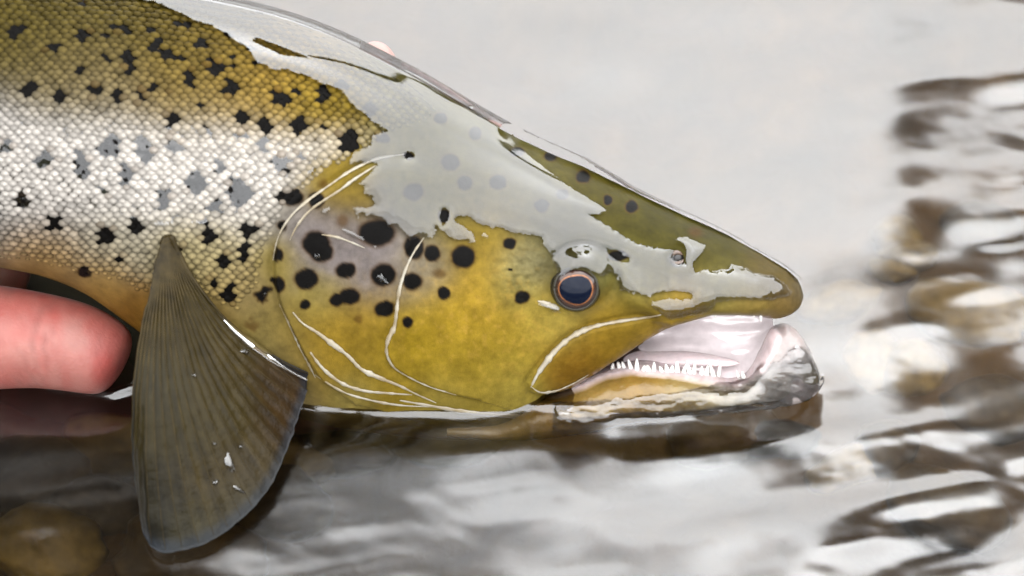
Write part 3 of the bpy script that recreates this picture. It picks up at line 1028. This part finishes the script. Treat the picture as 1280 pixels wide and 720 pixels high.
FPs = (cs[51:] - cs[:-51])[:NI] / 51.0
FPs = np.r_[FPs, FP[len(FPs):]] if len(FPs) < NI else FPs
cs = np.cumsum(np.pad(FPs, ((0, 0), (6, 7), (0, 0)), mode='edge'), axis=1)
FPs = (cs[:, 13:] - cs[:, :-13])[:, :NT] / 13.0
FP = FP * (1 - jw) + (FPs + BN * 0.0003) * jw
keep = fm > 0
kf = keep.reshape(-1)
Fk = Fn[kf[Fn].all(1)]
used = np.unique(Fk)
remap = -np.ones(NI * NT, int)
remap[used] = np.arange(len(used))
film = mesh_obj('water_film', FP.reshape(-1, 3)[used], remap[Fk][:, ::-1], M['film'])
tag(film, 'thin sheet of clear water shining white over the back and snout of the trout', 'water', kind='stuff')

# ------------------------------------------------------------------ pectoral fin
DISN = spline([(385, 466), (382, 490), (373, 518), (359, 560), (337, 608), (305, 645), (258, 678), (225, 688), (200, 690), (186, 679), (178, 655), (174, 625)], 200)
DIS = DISN + 2.0 * np.stack([fbm(np.arange(200) / 4.0, np.zeros(200), 3, 56) - .5, fbm(np.arange(200) / 4.0, np.ones(200) * 7, 3, 57) - .5], 1)
NS, NR = 150, 110
sv = np.linspace(0, 1, NS)
D = np.stack([np.interp(sv, np.linspace(0, 1, 200), DIS[:, k]) for k in (0, 1)], 1)
B0 = np.stack([214 - 9 * sv, 293 + 1 * sv], 1)
C0 = np.stack([np.interp(sv, [0, .15, .5, 1], [252, 246, 212, 150]), np.interp(sv, [0, .15, .5, 1], [408, 420, 455, 480])], 1)
r = np.linspace(0, 1, NR)[None, :, None]
FPX2 = (1 - r) ** 2 * B0[:, None] + 2 * r * (1 - r) * C0[:, None] + r ** 2 * D[:, None]
# ragged trailing edge
rag = 2.2 * (fbm(np.arange(NR) / 5.0, np.zeros(NR), 3, 55) - .5) * 2
FPX2[:, :, 0] += (rag[None] * sv[:, None] ** 8)
pb_, nb_ = on_skin(210, 296, 0.0006, BVD)
finV = np.zeros((NS, NR, 3))
zb = pb_[2]
for a in range(NS):
    s_ = sv[a]
    zt = np.interp(s_, [0, .2, .6, 1], [0.010, 0.007, 0.0035, 0.003])
    for c in range(NR):
        rr_ = r[0, c, 0]
        px_, py_ = FPX2[a, c]
        z = zb * (1 - rr_) + zt * rr_ + 0.010 * math.sin(math.pi * rr_) * (0.4 + 0.6 * s_)
        q = at_z(px_, py_, z)
        dq = np.linalg.norm(q - CAM)
        h = BVD.ray_cast(Vector(CAM), Vector(raydir(px_, py_)))
        if h[0] is not None and dq > h[3] - 0.0016:
            q = CAM + raydir(px_, py_) * (h[3] - 0.0016)
        finV[a, c] = q
for _ in range(6):
    finV[1:-1, 1:-1] = 0.5 * finV[1:-1, 1:-1] + 0.125 * (finV[:-2, 1:-1] + finV[2:, 1:-1] + finV[1:-1, :-2] + finV[1:-1, 2:])
fN = np.cross(np.gradient(finV, axis=0), np.gradient(finV, axis=1))
fN /= np.linalg.norm(fN, axis=2)[..., None] + 1e-15
if fN[NS // 2, NR // 2] @ (-FWD) < 0:
    fN = -fN
NRAY = 19
warp = sv[:, None] + 0.02 * np.sin(7 * r[0, :, 0])[None] * 0.3
corr = np.cos(2 * math.pi * NRAY * warp) * 0.00012 * sstep(0.03, 0.3, r[0, :, 0])[None]
corr += 0.0006 * (fbm(FPX2[..., 0] / 26, FPX2[..., 1] / 26, 3, 15) - .5) * sstep(.1, .4, r[0, :, 0])[None]
front = finV + fN * (corr + 0.00035)[..., None]
back = finV + fN * (corr - 0.00035)[..., None]
FT = [(210, 300, 20, (128, 116, 84)), (215, 350, 24, (92, 82, 44)), (230, 420, 34, (84, 74, 34)), (200, 470, 30, (72, 68, 48)), (290, 450, 34, (88, 78, 46)), (340, 470, 24, (86, 70, 50)), (350, 520, 28, (78, 60, 38)),
      (280, 520, 40, (84, 76, 44)), (220, 540, 34, (70, 64, 36)), (200, 620, 34, (52, 50, 38)), (270, 600, 40, (84, 74, 44)), (310, 580, 26, (88, 80, 62)), (240, 660, 28, (80, 78, 60)), (300, 630, 24, (88, 86, 72)), (190, 670, 18, (40, 42, 44))]
fp = tones(FPX2[..., 0], FPX2[..., 1], FT)
ra = fbm(sv[:, None] * 46 + 0 * r[0, :, 0][None], 2.2 * r[0, :, 0][None] + 0 * sv[:, None], 3, 21)
fp = fp * np.array([.60, .54, .44]) * (0.55 + 0.9 * ra)[..., None]
edge_d = np.minimum((1 - r[0, :, 0])[None] * 3.2 + 0 * sv[:, None], np.minimum(sv, 1 - sv)[:, None] * 9)
eb = 1 - sstep(0.04, 0.16, edge_d)
fp = fp * (1 - .7 * eb[..., None]) + alb((52, 58, 66)) * (.7 * eb[..., None])
nV = NS * NR
Fg = grid_faces(NS, NR)
rimi = np.r_[np.arange(NR), (np.arange(1, NS)) * NR + NR - 1, (NS - 1) * NR + np.arange(NR - 2, -1, -1), np.arange(NS - 2, 0, -1) * NR]
Frim = np.stack([rimi, np.roll(rimi, -1), np.roll(rimi, -1) + nV, rimi + nV], 1)
fin = mesh_obj('pectoral_fin', np.r_[front.reshape(-1, 3), back.reshape(-1, 3)] - OFF, np.r_[Fg, Fg[:, ::-1] + nV, Frim], M['fin'], fish,
               np.r_[fp.reshape(-1, 3), fp.reshape(-1, 3)])
raym = principled('fin_ray', tuple(alb((74, 62, 34))), 0.35, 0.1, vary=(300, 0.5))
for k in range(NRAY + 1):
    a = int(round(k / NRAY * (NS - 1)))
    m = 40
    idx = np.linspace(1, NR - 2 if k else NR - 1, m).astype(int)
    pts = front[a, idx] + fN[a, idx] * 0.00002
    rad = np.interp(np.linspace(0, 1, m), [0, .5, 1], [.00046, .00022, .00006])
    V, F = tube(pts, rad * (1.9 if k == 0 else 1), 6, 0.7, fN[a, idx])
    mesh_obj('fin_ray', V - OFF, F, raym, fin)

# water beads on the fin: along its leading edge and in drops on its face
a = 3
idx = np.linspace(int(NR * .52), NR - 1, 40).astype(int)
u = np.linspace(0, 1, 40)
V, F = tube(front[a, idx] + fN[a, idx] * .0002, (0.0004 + 0.0011 * np.sin(math.pi * u ** 0.7) ** 2 * (0.75 + .5 * fbm(u * 9, u * 0, 2, 3))), 10, 0.45, fN[a, idx])
mesh_obj('water_bead', V - OFF, F, M['bead'], fin)
for (dx, dy, da, db, dr) in ((287, 579, 13, 4.5, -1.05), (270, 602, 4, 3, 0), (298, 611, 8, 2.6, -.4), (266, 554, 2.5, 2, 0), (300, 558, 2.5, 2, 0), (305, 440, 7, 3, .5), (243, 470, 3, 2, 0)):
    k = np.argmin((FPX2[..., 0] - dx) ** 2 + (FPX2[..., 1] - dy) ** 2)
    k = np.unravel_index(k, (NS, NR))
    p, n = front[k], fN[k]
    e1 = RGT - (RGT @ n) * n
    e1 /= np.linalg.norm(e1)
    e2 = np.cross(n, e1)
    d1, d2 = e1 * math.cos(dr) + e2 * math.sin(dr), -e1 * math.sin(dr) + e2 * math.cos(dr)
    rr_ = np.linspace(1, 0, 6)[:, None, None]
    tt_ = np.linspace(0, 2 * math.pi, 18, endpoint=False)[None, :, None]
    wob = 1 + .22 * np.sin(2 * tt_ + dx) + .12 * np.sin(3 * tt_ + dy)
    V = p + rr_ * wob * (np.cos(tt_) * d1 * da + np.sin(tt_) * d2 * db) / 4250.0 + n * (.00012 + .0007 * (1 - rr_ ** 2))
    mesh_obj('water_drop', V.reshape(-1, 3) - OFF, grid_faces(6, 18, True), M['bead'], fin)

# tail fin beyond the frame closes the fish
cT = cB[0]
tl = []
for s_ in np.linspace(-1, 1, 21):
    for q in np.linspace(0, 1, 9):
        tl.append(cT + np.array([0.004 - q * (0.055 + 0.025 * abs(s_)), 0, 0]) + UD * s_ * (0.013 + 0.055 * q) + ND * 0.001 * math.cos(s_ * 30))
tl = np.array(tl)
tv = np.r_[tl + ND * .0009, tl - ND * .0009]
g_ = grid_faces(21, 9)
rim_ = np.r_[np.arange(9), np.arange(1, 21) * 9 + 8, 20 * 9 + np.arange(7, -1, -1), np.arange(19, 0, -1) * 9]
mesh_obj('tail_fin', tv - OFF, np.r_[g_, g_[:, ::-1] + 189, np.stack([rim_, np.roll(rim_, -1), np.roll(rim_, -1) + 189, rim_ + 189], 1)], M['fin'], fish, np.tile(alb((86, 74, 46)), (378, 1)))

# ------------------------------------------------------------------ hands
def skin_hand(name, chains, mat, paintfn):
    """chains: lists of (point, radius); first point of each chain after the first is joined to the given index"""
    me = bpy.data.meshes.new(name)
    verts, edges, rads = [], [], []
    for start, ch in chains:
        prev = start
        for p, rr in ch:
            verts.append(tuple(p))
            rads.append(rr)
            if prev is not None:
                edges.append((prev, len(verts) - 1))
            prev = len(verts) - 1
    me.from_pydata(verts, edges, [])
    o = bpy.data.objects.new(name, me)
    COL.objects.link(o)
    sk = o.modifiers.new('skin', 'SKIN')
    sk.use_smooth_shade = True
    sk.branch_smoothing = 0.6
    for k, rr in enumerate(rads):
        me.skin_vertices[0].data[k].radius = (rr, rr)
    me.skin_vertices[0].data[0].use_root = True
    sb = o.modifiers.new('sub', 'SUBSURF')
    sb.levels = sb.render_levels = 3
    dg = bpy.context.evaluated_depsgraph_get()
    ev = o.evaluated_get(dg)
    m2 = bpy.data.meshes.new_from_object(ev)
    bpy.data.objects.remove(o)
    n = len(m2.vertices)
    V = np.empty(n * 3, np.float32)
    m2.vertices.foreach_get('co', V)
    V = V.reshape(-1, 3)
    Fq = [list(p.vertices) for p in m2.polygons]
    quads = np.array([f for f in Fq if len(f) == 4])
    tris = np.array([f for f in Fq if len(f) == 3])
    bpy.data.meshes.remove(m2)
    V, c = paintfn(V.astype(float))
    return mesh_obj(name, V - POFF, [quads, tris] if len(tris) else quads, mat or M['hand'], person, c)


def hand_paint(V):
    px, py = project(V)
    n = np.clip(fbm(px / 26, py / 26, 4, 61) * 1.8 - .4, 0, 1)
    c = alb((226, 150, 138)) * (1 - n[:, None]) + alb((214, 106, 96)) * n[:, None]
    red = np.exp(-((px - 150) / 46) ** 2 - ((py - 452) / 40) ** 2)
    c = c * (1 - .55 * red[:, None]) + alb((216, 92, 84)) * .55 * red[:, None]
    pale_patch = np.exp(-(((px - 96) / 17) ** 2 + ((py - 420) / 24) ** 2) ** 2)  # soft pale patch on the thumb
    c = c * (1 - .25 * pale_patch[:, None]) + alb((240, 204, 190)) * .25 * pale_patch[:, None]
    # creases at the joint
    wv = 5 * (fbm(py / 12, px / 60, 2, 19) - .5)
    cr = sum(a_ * np.exp(-((px + wv - x0 + (py - 430) * sl) / w0) ** 2) for x0, sl, w0, a_ in ((40, .3, 2.6, 1), (53, .25, 2.2, 1), (63, .2, 1.8, .7), (28, .34, 2, .6), (-6, .3, 2.6, 1), (112, -.5, 1.8, .5), (128, -.7, 1.6, .4)))
    V = V + FWD[None] * (0.0007 * (fbm(px / 3.5, py / 3.5, 2, 20) - .5) * .5)[:, None]
    V = V - FWD * 0 + FWD[None] * (0.0004 * cr)[:, None]
    return V, c * (1 - .18 * cr[:, None])


palm = at_z(-190, 452, -0.004)
wr = at_z(-400, 500, -0.006)
thumb = [(at_z(-95, 425, 0.006), .019), (at_z(-20, 420, 0.009), .0165), (at_z(40, 424, 0.010), .0145), (at_z(92, 432, 0.0095), .0138), (at_z(132, 447, 0.008), .0122), (at_z(156, 460, 0.006), .0088)]
fingers = []
for k in range(4):
    b0 = at_z(-120 - 45 * k, 452, -0.030)
    c1 = b0 + np.array([0.020, 0.030, -0.010])
    c2 = b0 + np.array([0.026, 0.056, -0.002])
    c3 = b0 + np.array([0.028, 0.070, 0.014])
    fingers.append((1, [(b0, .011), (c1, .0095), (c2, .0085), (c3, .0078)]))
person = empty('person', (-0.42, 0.42, -0.1))
POFF = np.array([-0.42, 0.42, -0.1])
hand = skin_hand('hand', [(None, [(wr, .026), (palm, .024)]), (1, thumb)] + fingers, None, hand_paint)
tag(hand, 'wet pink hand with its thumb under the belly of the trout, beside the fin')

# the other hand, under the fish; only a fingertip shows behind the back
pk = at_y(467, 54, None or (Pn[np.argmin(np.abs(xs - 466)), np.argmin(CY[np.argmin(np.abs(xs - 466))])][1] + 0.010))


def hand_paint2(V):
    n = fbm(V[:, 0] * 300, V[:, 2] * 300, 2, 5)
    return V, alb((236, 196, 186)) * (1 - n[:, None] * .5) + alb((226, 150, 140)) * n[:, None] * .5


palm2 = np.array([pk[0] + .015, pk[1] - 0.01, -0.085])
ch = [(None, [(palm2 + [-0.06, 0.0, .004], .022), (palm2, .021)])]
ch.append((1, [(pk + [0.004, 0.012, -0.055], .0085), (pk + [0.002, 0.007, -0.026], .0075), (pk + [0, 0.001, -0.008], .0068), (pk + [-.001, -0.001, -0.0035], .0052)]))
for k in range(1, 4):
    q = pk + np.array([0.021 * k, -0.012, -0.050 - .010 * k])
    ch.append((1, [(q + [0, .012, -.035], .0085), (q + [0, .007, -.016], .0075), (q + [0, 0.0, 0], .0065)]))
ch.append((1, [(palm2 + [-.02, .03, .004], .011), (palm2 + [-.022, .044, .010], .010), (palm2 + [-.02, .056, .014], .008)]))
hand2 = skin_hand('hand', ch, None, hand_paint2)
tag(hand2, 'pale fingertip of the other hand peeping over the back of the trout')
tag(person, 'person holding the trout, a wet pink thumb under its belly', 'person')


def cloth_paint(V):
    n = fbm(V[:, 0] * 9, V[:, 2] * 9, 3, 71)
    c = np.array([.018, .020, .016]) * (0.6 + .8 * n[:, None])
    return V, c


w2 = palm2 + np.array([-0.06, 0.0, .004])
clothes = skin_hand('body', [  # unseen body in dark clothes, posed to darken the water's reflection
    (None, [((-.44, .64, .12), .15), ((-.39, .54, .31), .15), ((-.29, .41, .46), .16), ((-.22, .365, .54), .07), ((-.18, .345, .60), .085), ((-.165, .335, .67), .095), ((-.165, .34, .73), .05)]),
    (0, [((-.60, .66, .02), .10), ((-.66, .44, -.02), .08), ((-.60, .52, -.08), .06), ((-.60, .72, -.10), .05)]),
    (0, [((-.40, .66, .02), .10), ((-.38, .50, -.02), .075), ((-.38, .70, -.08), .06), ((-.38, .90, -.10), .05)]),
    (2, [((-.46, .42, .44), .065), ((-.60, .26, .36), .05), (tuple(wr + [-.10, .05, .06]), .038), (tuple(wr + [-.01, .003, .004]), .031)]),
    (2, [((-.42, .34, .42), .06), ((-.50, .22, .20), .048), ((-.40, .10, -.03), .038), ((-.22, .06, -.075), .03), (tuple(w2), .025)])],
    principled('dark_clothes', None, .7, .2), cloth_paint)


# ------------------------------------------------------------------ stream water
def axis(a, b, st, far, grow=1.35):
    inner = np.arange(a, b + st / 2, st)
    out = []
    d = st
    x = 0
    while x < far:
        d *= grow
        x += d
        out.append(x)
    out = np.array(out)
    return np.r_[(a - out)[::-1], inner, b + out]


wx = axis(-0.20, 0.20, 0.0008, 40)
wy = axis(-0.175, 0.235, 0.0009, 40)
GX, GY = np.meshgrid(wx, wy, indexing='ij')
WP = np.stack([GX, GY, np.zeros_like(GX)], -1)
inn = (np.abs(GX) < 0.3) & (GY > -0.3) & (GY < 0.35)
QX, QY = project(WP)
QX = np.where(inn, QX, np.clip(GX, -1, 1) * 4000 + 640)
QY = np.where(inn, QY, 360 - np.clip(GY, -1, 1) * 3000)
# how lively the water is: calm beyond the back, broken round the jaw, in front and towards the right
right = sstep(1000, 1190, QX + 0.25 * (QY - 300) * (QY > 300))
jawr = np.exp(-((QX - 1010) / 110) ** 2 - ((QY - 500) / 80) ** 2)
frontr = sstep(500, 600, QY)
amp = 0.04 + 0.5 * right + 1.0 * jawr + 0.42 * frontr
rip = (fbm(GX / 0.050 + 0.35 * GY / 0.03, GY / 0.018 - 0.5 * GX / 0.04, 2, 301) - .5)
rip2 = (fbm(GX / 0.011, GY / 0.0062 + 0.45 * GX / 0.011, 2, 311) - .5)
big = (fbm(GX / 0.10 + 3, GY / 0.055, 2, 321) - .5)
hgt = amp * (0.0026 * rip + 0.00014 * rip2 * (amp > 0.06)) + (0.4 + amp + 0.5 * right) * 0.0046 * big
fall = 1 / (1 + np.maximum(0, np.hypot(GX, GY) - 0.3) * 2)
hgt *= fall
# water drawn up against the skin
ci, cy_ = [], []
for ii in range(0, NI, 2):
    if not (120 < xs[ii] < 700):
        continue
    z = Pn[ii, :, 2]
    k = np.where((z[:-1] < 0) & (z[1:] >= 0))[0]
    if len(k):
        ci.append(Pn[ii, k[0], 0])
        cy_.append(Pn[ii, k[0], 1])
for ii in range(0, len(xj), 2):
    if xj[ii] < 705:
        continue
    z = Jn[ii, :, 2]
    k = np.where((z[:-1] < 0) & (z[1:] >= 0))[0]
    if len(k):
        ci.append(Jn[ii, k[0], 0])
        cy_.append(Jn[ii, k[0], 1])
ci, cy_ = np.array(ci), np.array(cy_)
od = np.argsort(ci)
ci, cy_ = ci[od], cy_[od]
ker = np.ones(41) / 41
cy_ = np.convolve(np.pad(cy_, 20, mode='edge'), ker, mode='valid')
fy = np.interp(GX, ci, cy_)
dfr = fy - GY
on = sstep(0, .01, GX - ci[0]) * sstep(0, .016, ci[-1] - GX)
hgt += on * (dfr > -0.008) * 0.0013 * np.exp(-np.maximum(dfr, 0) / 0.0015)
hgt += 0.0014 * np.exp(-(seg_dist(QX, QY, [(60, 482), (110, 488), (140, 494), (172, 484)]) / 5) ** 2) * inn
hgt -= on * 0.0003 * np.exp(-((dfr - 0.009) / 0.004) ** 2)
WP[..., 2] = hgt
water = mesh_obj('stream_water', WP.reshape(-1, 3), grid_faces(len(wx), len(wy)), M['water'])
if water.data.polygons[0].normal.z < 0:
    water.data.flip_normals()
tag(water, 'rippled stream water mirroring a white sky', kind='structure')

# ------------------------------------------------------------------ bed, stones, banks
bx = axis(-0.4, 0.4, 0.006, 45)
by = axis(-0.3, 0.5, 0.006, 45)
GX, GY = np.meshgrid(bx, by, indexing='ij')
rad = np.hypot(GX, GY)
bz = -0.085 + 0.03 * (fbm(GX / .06, GY / .06, 4, 401) - .5) + 0.012 * (fbm(GX / .014, GY / .014, 3, 402) - .5)
rise = np.maximum(sstep(1.6, 5, GX - 0.25 * GY), np.maximum(sstep(1.5, 4, -GY), np.maximum(sstep(11, 16, GY), sstep(2.5, 6, -GX))))
bz = bz + 1.1 * rise * (0.8 + 0.5 * fbm(GX / 2, GY / 2, 3, 405)) + np.minimum(rad, 3) * -0.02
bn = fbm(GX / .05, GY / .035, 4, 410)
bn2 = fbm(GX / .012, GY / .012, 3, 411)
bcol = np.array([.055, .034, .010]) * (1 - bn[..., None]) + np.array([.16, .105, .032]) * bn[..., None] ** 1.5
bcol = bcol * (0.5 + bn2)[..., None] * np.array([.62, .52, .36])
gm = sstep(.3, .7, rise)[..., None]
bcol = bcol * (1 - gm) + np.array([.05, .055, .025]) * gm
bed = mesh_obj('riverbed', np.stack([GX, GY, bz], -1).reshape(-1, 3), grid_faces(len(bx), len(by)), principled('riverbed', None, 0.7, 0.2, bump=(120, .5, .004), vary=(60, .35)), None, bcol.reshape(-1, 3))
if bed.data.polygons[0].normal.z < 0:
    bed.data.flip_normals()
tag(bed, 'brown gravel bed of the stream', kind='structure')


def stone_mesh(seed, col):
    bm = bmesh.new()
    bmesh.ops.create_icosphere(bm, subdivisions=4, radius=1)
    V = np.array([v.co for v in bm.verts])
    F = np.array([[v.index for v in f.verts] for f in bm.faces])
    bm.free()
    n = fbm(V[:, 0] * 1.3 + seed * 9, V[:, 1] * 1.3 + V[:, 2] * .9, 3, seed)
    V = V * (0.78 + 0.45 * n)[:, None]
    n2 = fbm(V[:, 0] * 5 + seed, V[:, 1] * 5 + V[:, 2] * 4, 3, seed + 50)
    c = np.array(col) * (0.55 + 0.9 * n2)[:, None]
    return V, F, c


stone_mat = principled('river_stone', None, 0.6, 0.25, bump=(160, .4, .003), vary=(90, .3))
BVBED = bvh_of(np.stack([GX, GY, bz], -1).reshape(-1, 3), grid_faces(len(bx), len(by)))
GOLD, BROWN, DARK = (.14, .092, .024), (.05, .031, .010), (.014, .011, .006)
STONES = [(905, 545, .016, .011, .008, BROWN, 'smooth brown stone under the water below the jaw of the trout'),
          (975, 556, .012, .006, .006, DARK, 'dark stone under the water, right against the smooth brown one'),
          (1048, 385, .014, .007, .006, GOLD, 'long golden stone under the water ahead of the snout of the trout'),
          (1120, 300, .008, .007, .006, GOLD, None), (1135, 325, .009, .005, .005, GOLD, None), (1115, 340, .007, .005, .004, GOLD, None),
          (1090, 462, .009, .012, .007, GOLD, None), (1140, 470, .009, .011, .007, GOLD, None), (1060, 590, .014, .006, .005, GOLD, None), (1105, 565, .009, .009, .006, BROWN, None),
          (150, 560, .016, .012, .008, GOLD, None), (125, 640, .014, .010, .007, BROWN, None), (420, 560, .018, .010, .008, BROWN, None), (560, 550, .020, .009, .008, BROWN, None),
          (350, 640, .016, .012, .008, BROWN, None), (380, 580, .012, .008, .006, GOLD, None),
          (240, 700, .020, .014, .008, BROWN, None), (40, 600, .018, .014, .009, BROWN, None), (60, 690, .016, .012, .008, GOLD, None), (1210, 400, .018, .013, .008, GOLD, None), (1240, 520, .016, .012, .008, BROWN, None),
          (1180, 640, .018, .012, .008, BROWN, None), (1230, 300, .014, .012, .008, BROWN, None)]
for k, (px_, py_, a, b_, c_, col, lab) in enumerate(STONES):
    h = BVBED.ray_cast(Vector(CAM), Vector(raydir(px_, py_)))
    q = np.array(h[0])
    V, F, cc_ = stone_mesh(k + 1, col)
    th = random.uniform(-.5, .5)
    V = V * np.array([a, b_, c_]) * 1.15
    V = np.stack([V[:, 0] * math.cos(th) - V[:, 1] * math.sin(th), V[:, 0] * math.sin(th) + V[:, 1] * math.cos(th), V[:, 2]], 1)
    o = mesh_obj('river_stone', V, F, stone_mat, None, cc_)
    o.location = (q[0], q[1], q[2] + c_ * .35)
    hue = {GOLD: 'golden', BROWN: 'brown', DARK: 'blackish'}[col]
    size = 'large' if a > .0165 else 'small' if a < .0105 else 'rounded'
    zone = ('on the bed below the hand' if px_ < 200 else 'on the bed beside the tip of the fin' if px_ < 400 and py_ > 620 else 'on the bed beside the edge of the fin' if px_ < 450
            else 'on the bed close below the cheek of the trout' if px_ < 700 and py_ < 590 else 'on the bed well clear of the trout, under pale ripples' if px_ < 900
            else 'under the dark tree reflection' if px_ > 1160 else 'on the bed ahead of the snout' if py_ < 400 else 'on the bed ahead of the jaw tip' if py_ < 520 else 'on the bed beyond the brown stone under the jaw')
    tag(o, lab or f'{size} {hue} stone {zone}', 'stone', 'stones on the bed of the stream')

# ------------------------------------------------------------------ woods round the pool, seen as dark reflections
LV = []


def foliage(az, el, dist, raz, rel, n, size):
    """leaf sprays filling a mass that stands in the given direction (degrees, metres)"""
    a = R(az) + R(raz) * rng.normal(0, .5, n).clip(-1, 1)
    e = R(el) + R(rel) * rng.uniform(-1, 1, n)
    d = dist * rng.uniform(.85, 1.25, n)
    c = np.stack([d * np.cos(e) * np.sin(a), d * np.cos(e) * np.cos(a), d * np.sin(e)], 1)
    u = rng.normal(0, 1, (n, 3))
    u /= np.linalg.norm(u, axis=1)[:, None]
    v = np.cross(u, rng.normal(0, 1, (n, 3)))
    v /= np.linalg.norm(v, axis=1)[:, None]
    s = size * rng.uniform(.6, 1.3, n)[:, None]
    LV.append(np.stack([c - u * s, c + v * s * .45, c + u * s, c - v * s * .45], 1).reshape(-1, 3))


foliage(20.5, 48.5, 6, 6.0, 5.2, 5000, .15)
foliage(-5, 56, 5, 12, 4.5, 190, .12)  # sparse bough out of view, added to dim the mirrored sky in patches
foliage(26.0, 18, 6, .5, 22, 700, .10)
for az in range(34, 100, 8):
    foliage(az, 4, 9, 9, 7, 600, .3)
for az in range(110, 255, 10):
    foliage(az, 3, 9, 10, 6, 500, .3)
for az in range(-100, -40, 10):
    foliage(az, 8, 9, 10, 12, 700, .3)
foliage(-34, 58, 5, 12, 14, 2600, .18)
for az in range(-40, 40, 8):
    foliage(az, 0.2, 30, 8, 1.6, 300, .4)
LVa = np.concatenate(LV)
wood = mesh_obj('woodland', LVa, np.arange(len(LVa)).reshape(-1, 4), M['leaf'], smooth=False)
tag(wood, 'dark leafy woodland round the stream, mirrored along the edge of the water', 'trees', kind='stuff')
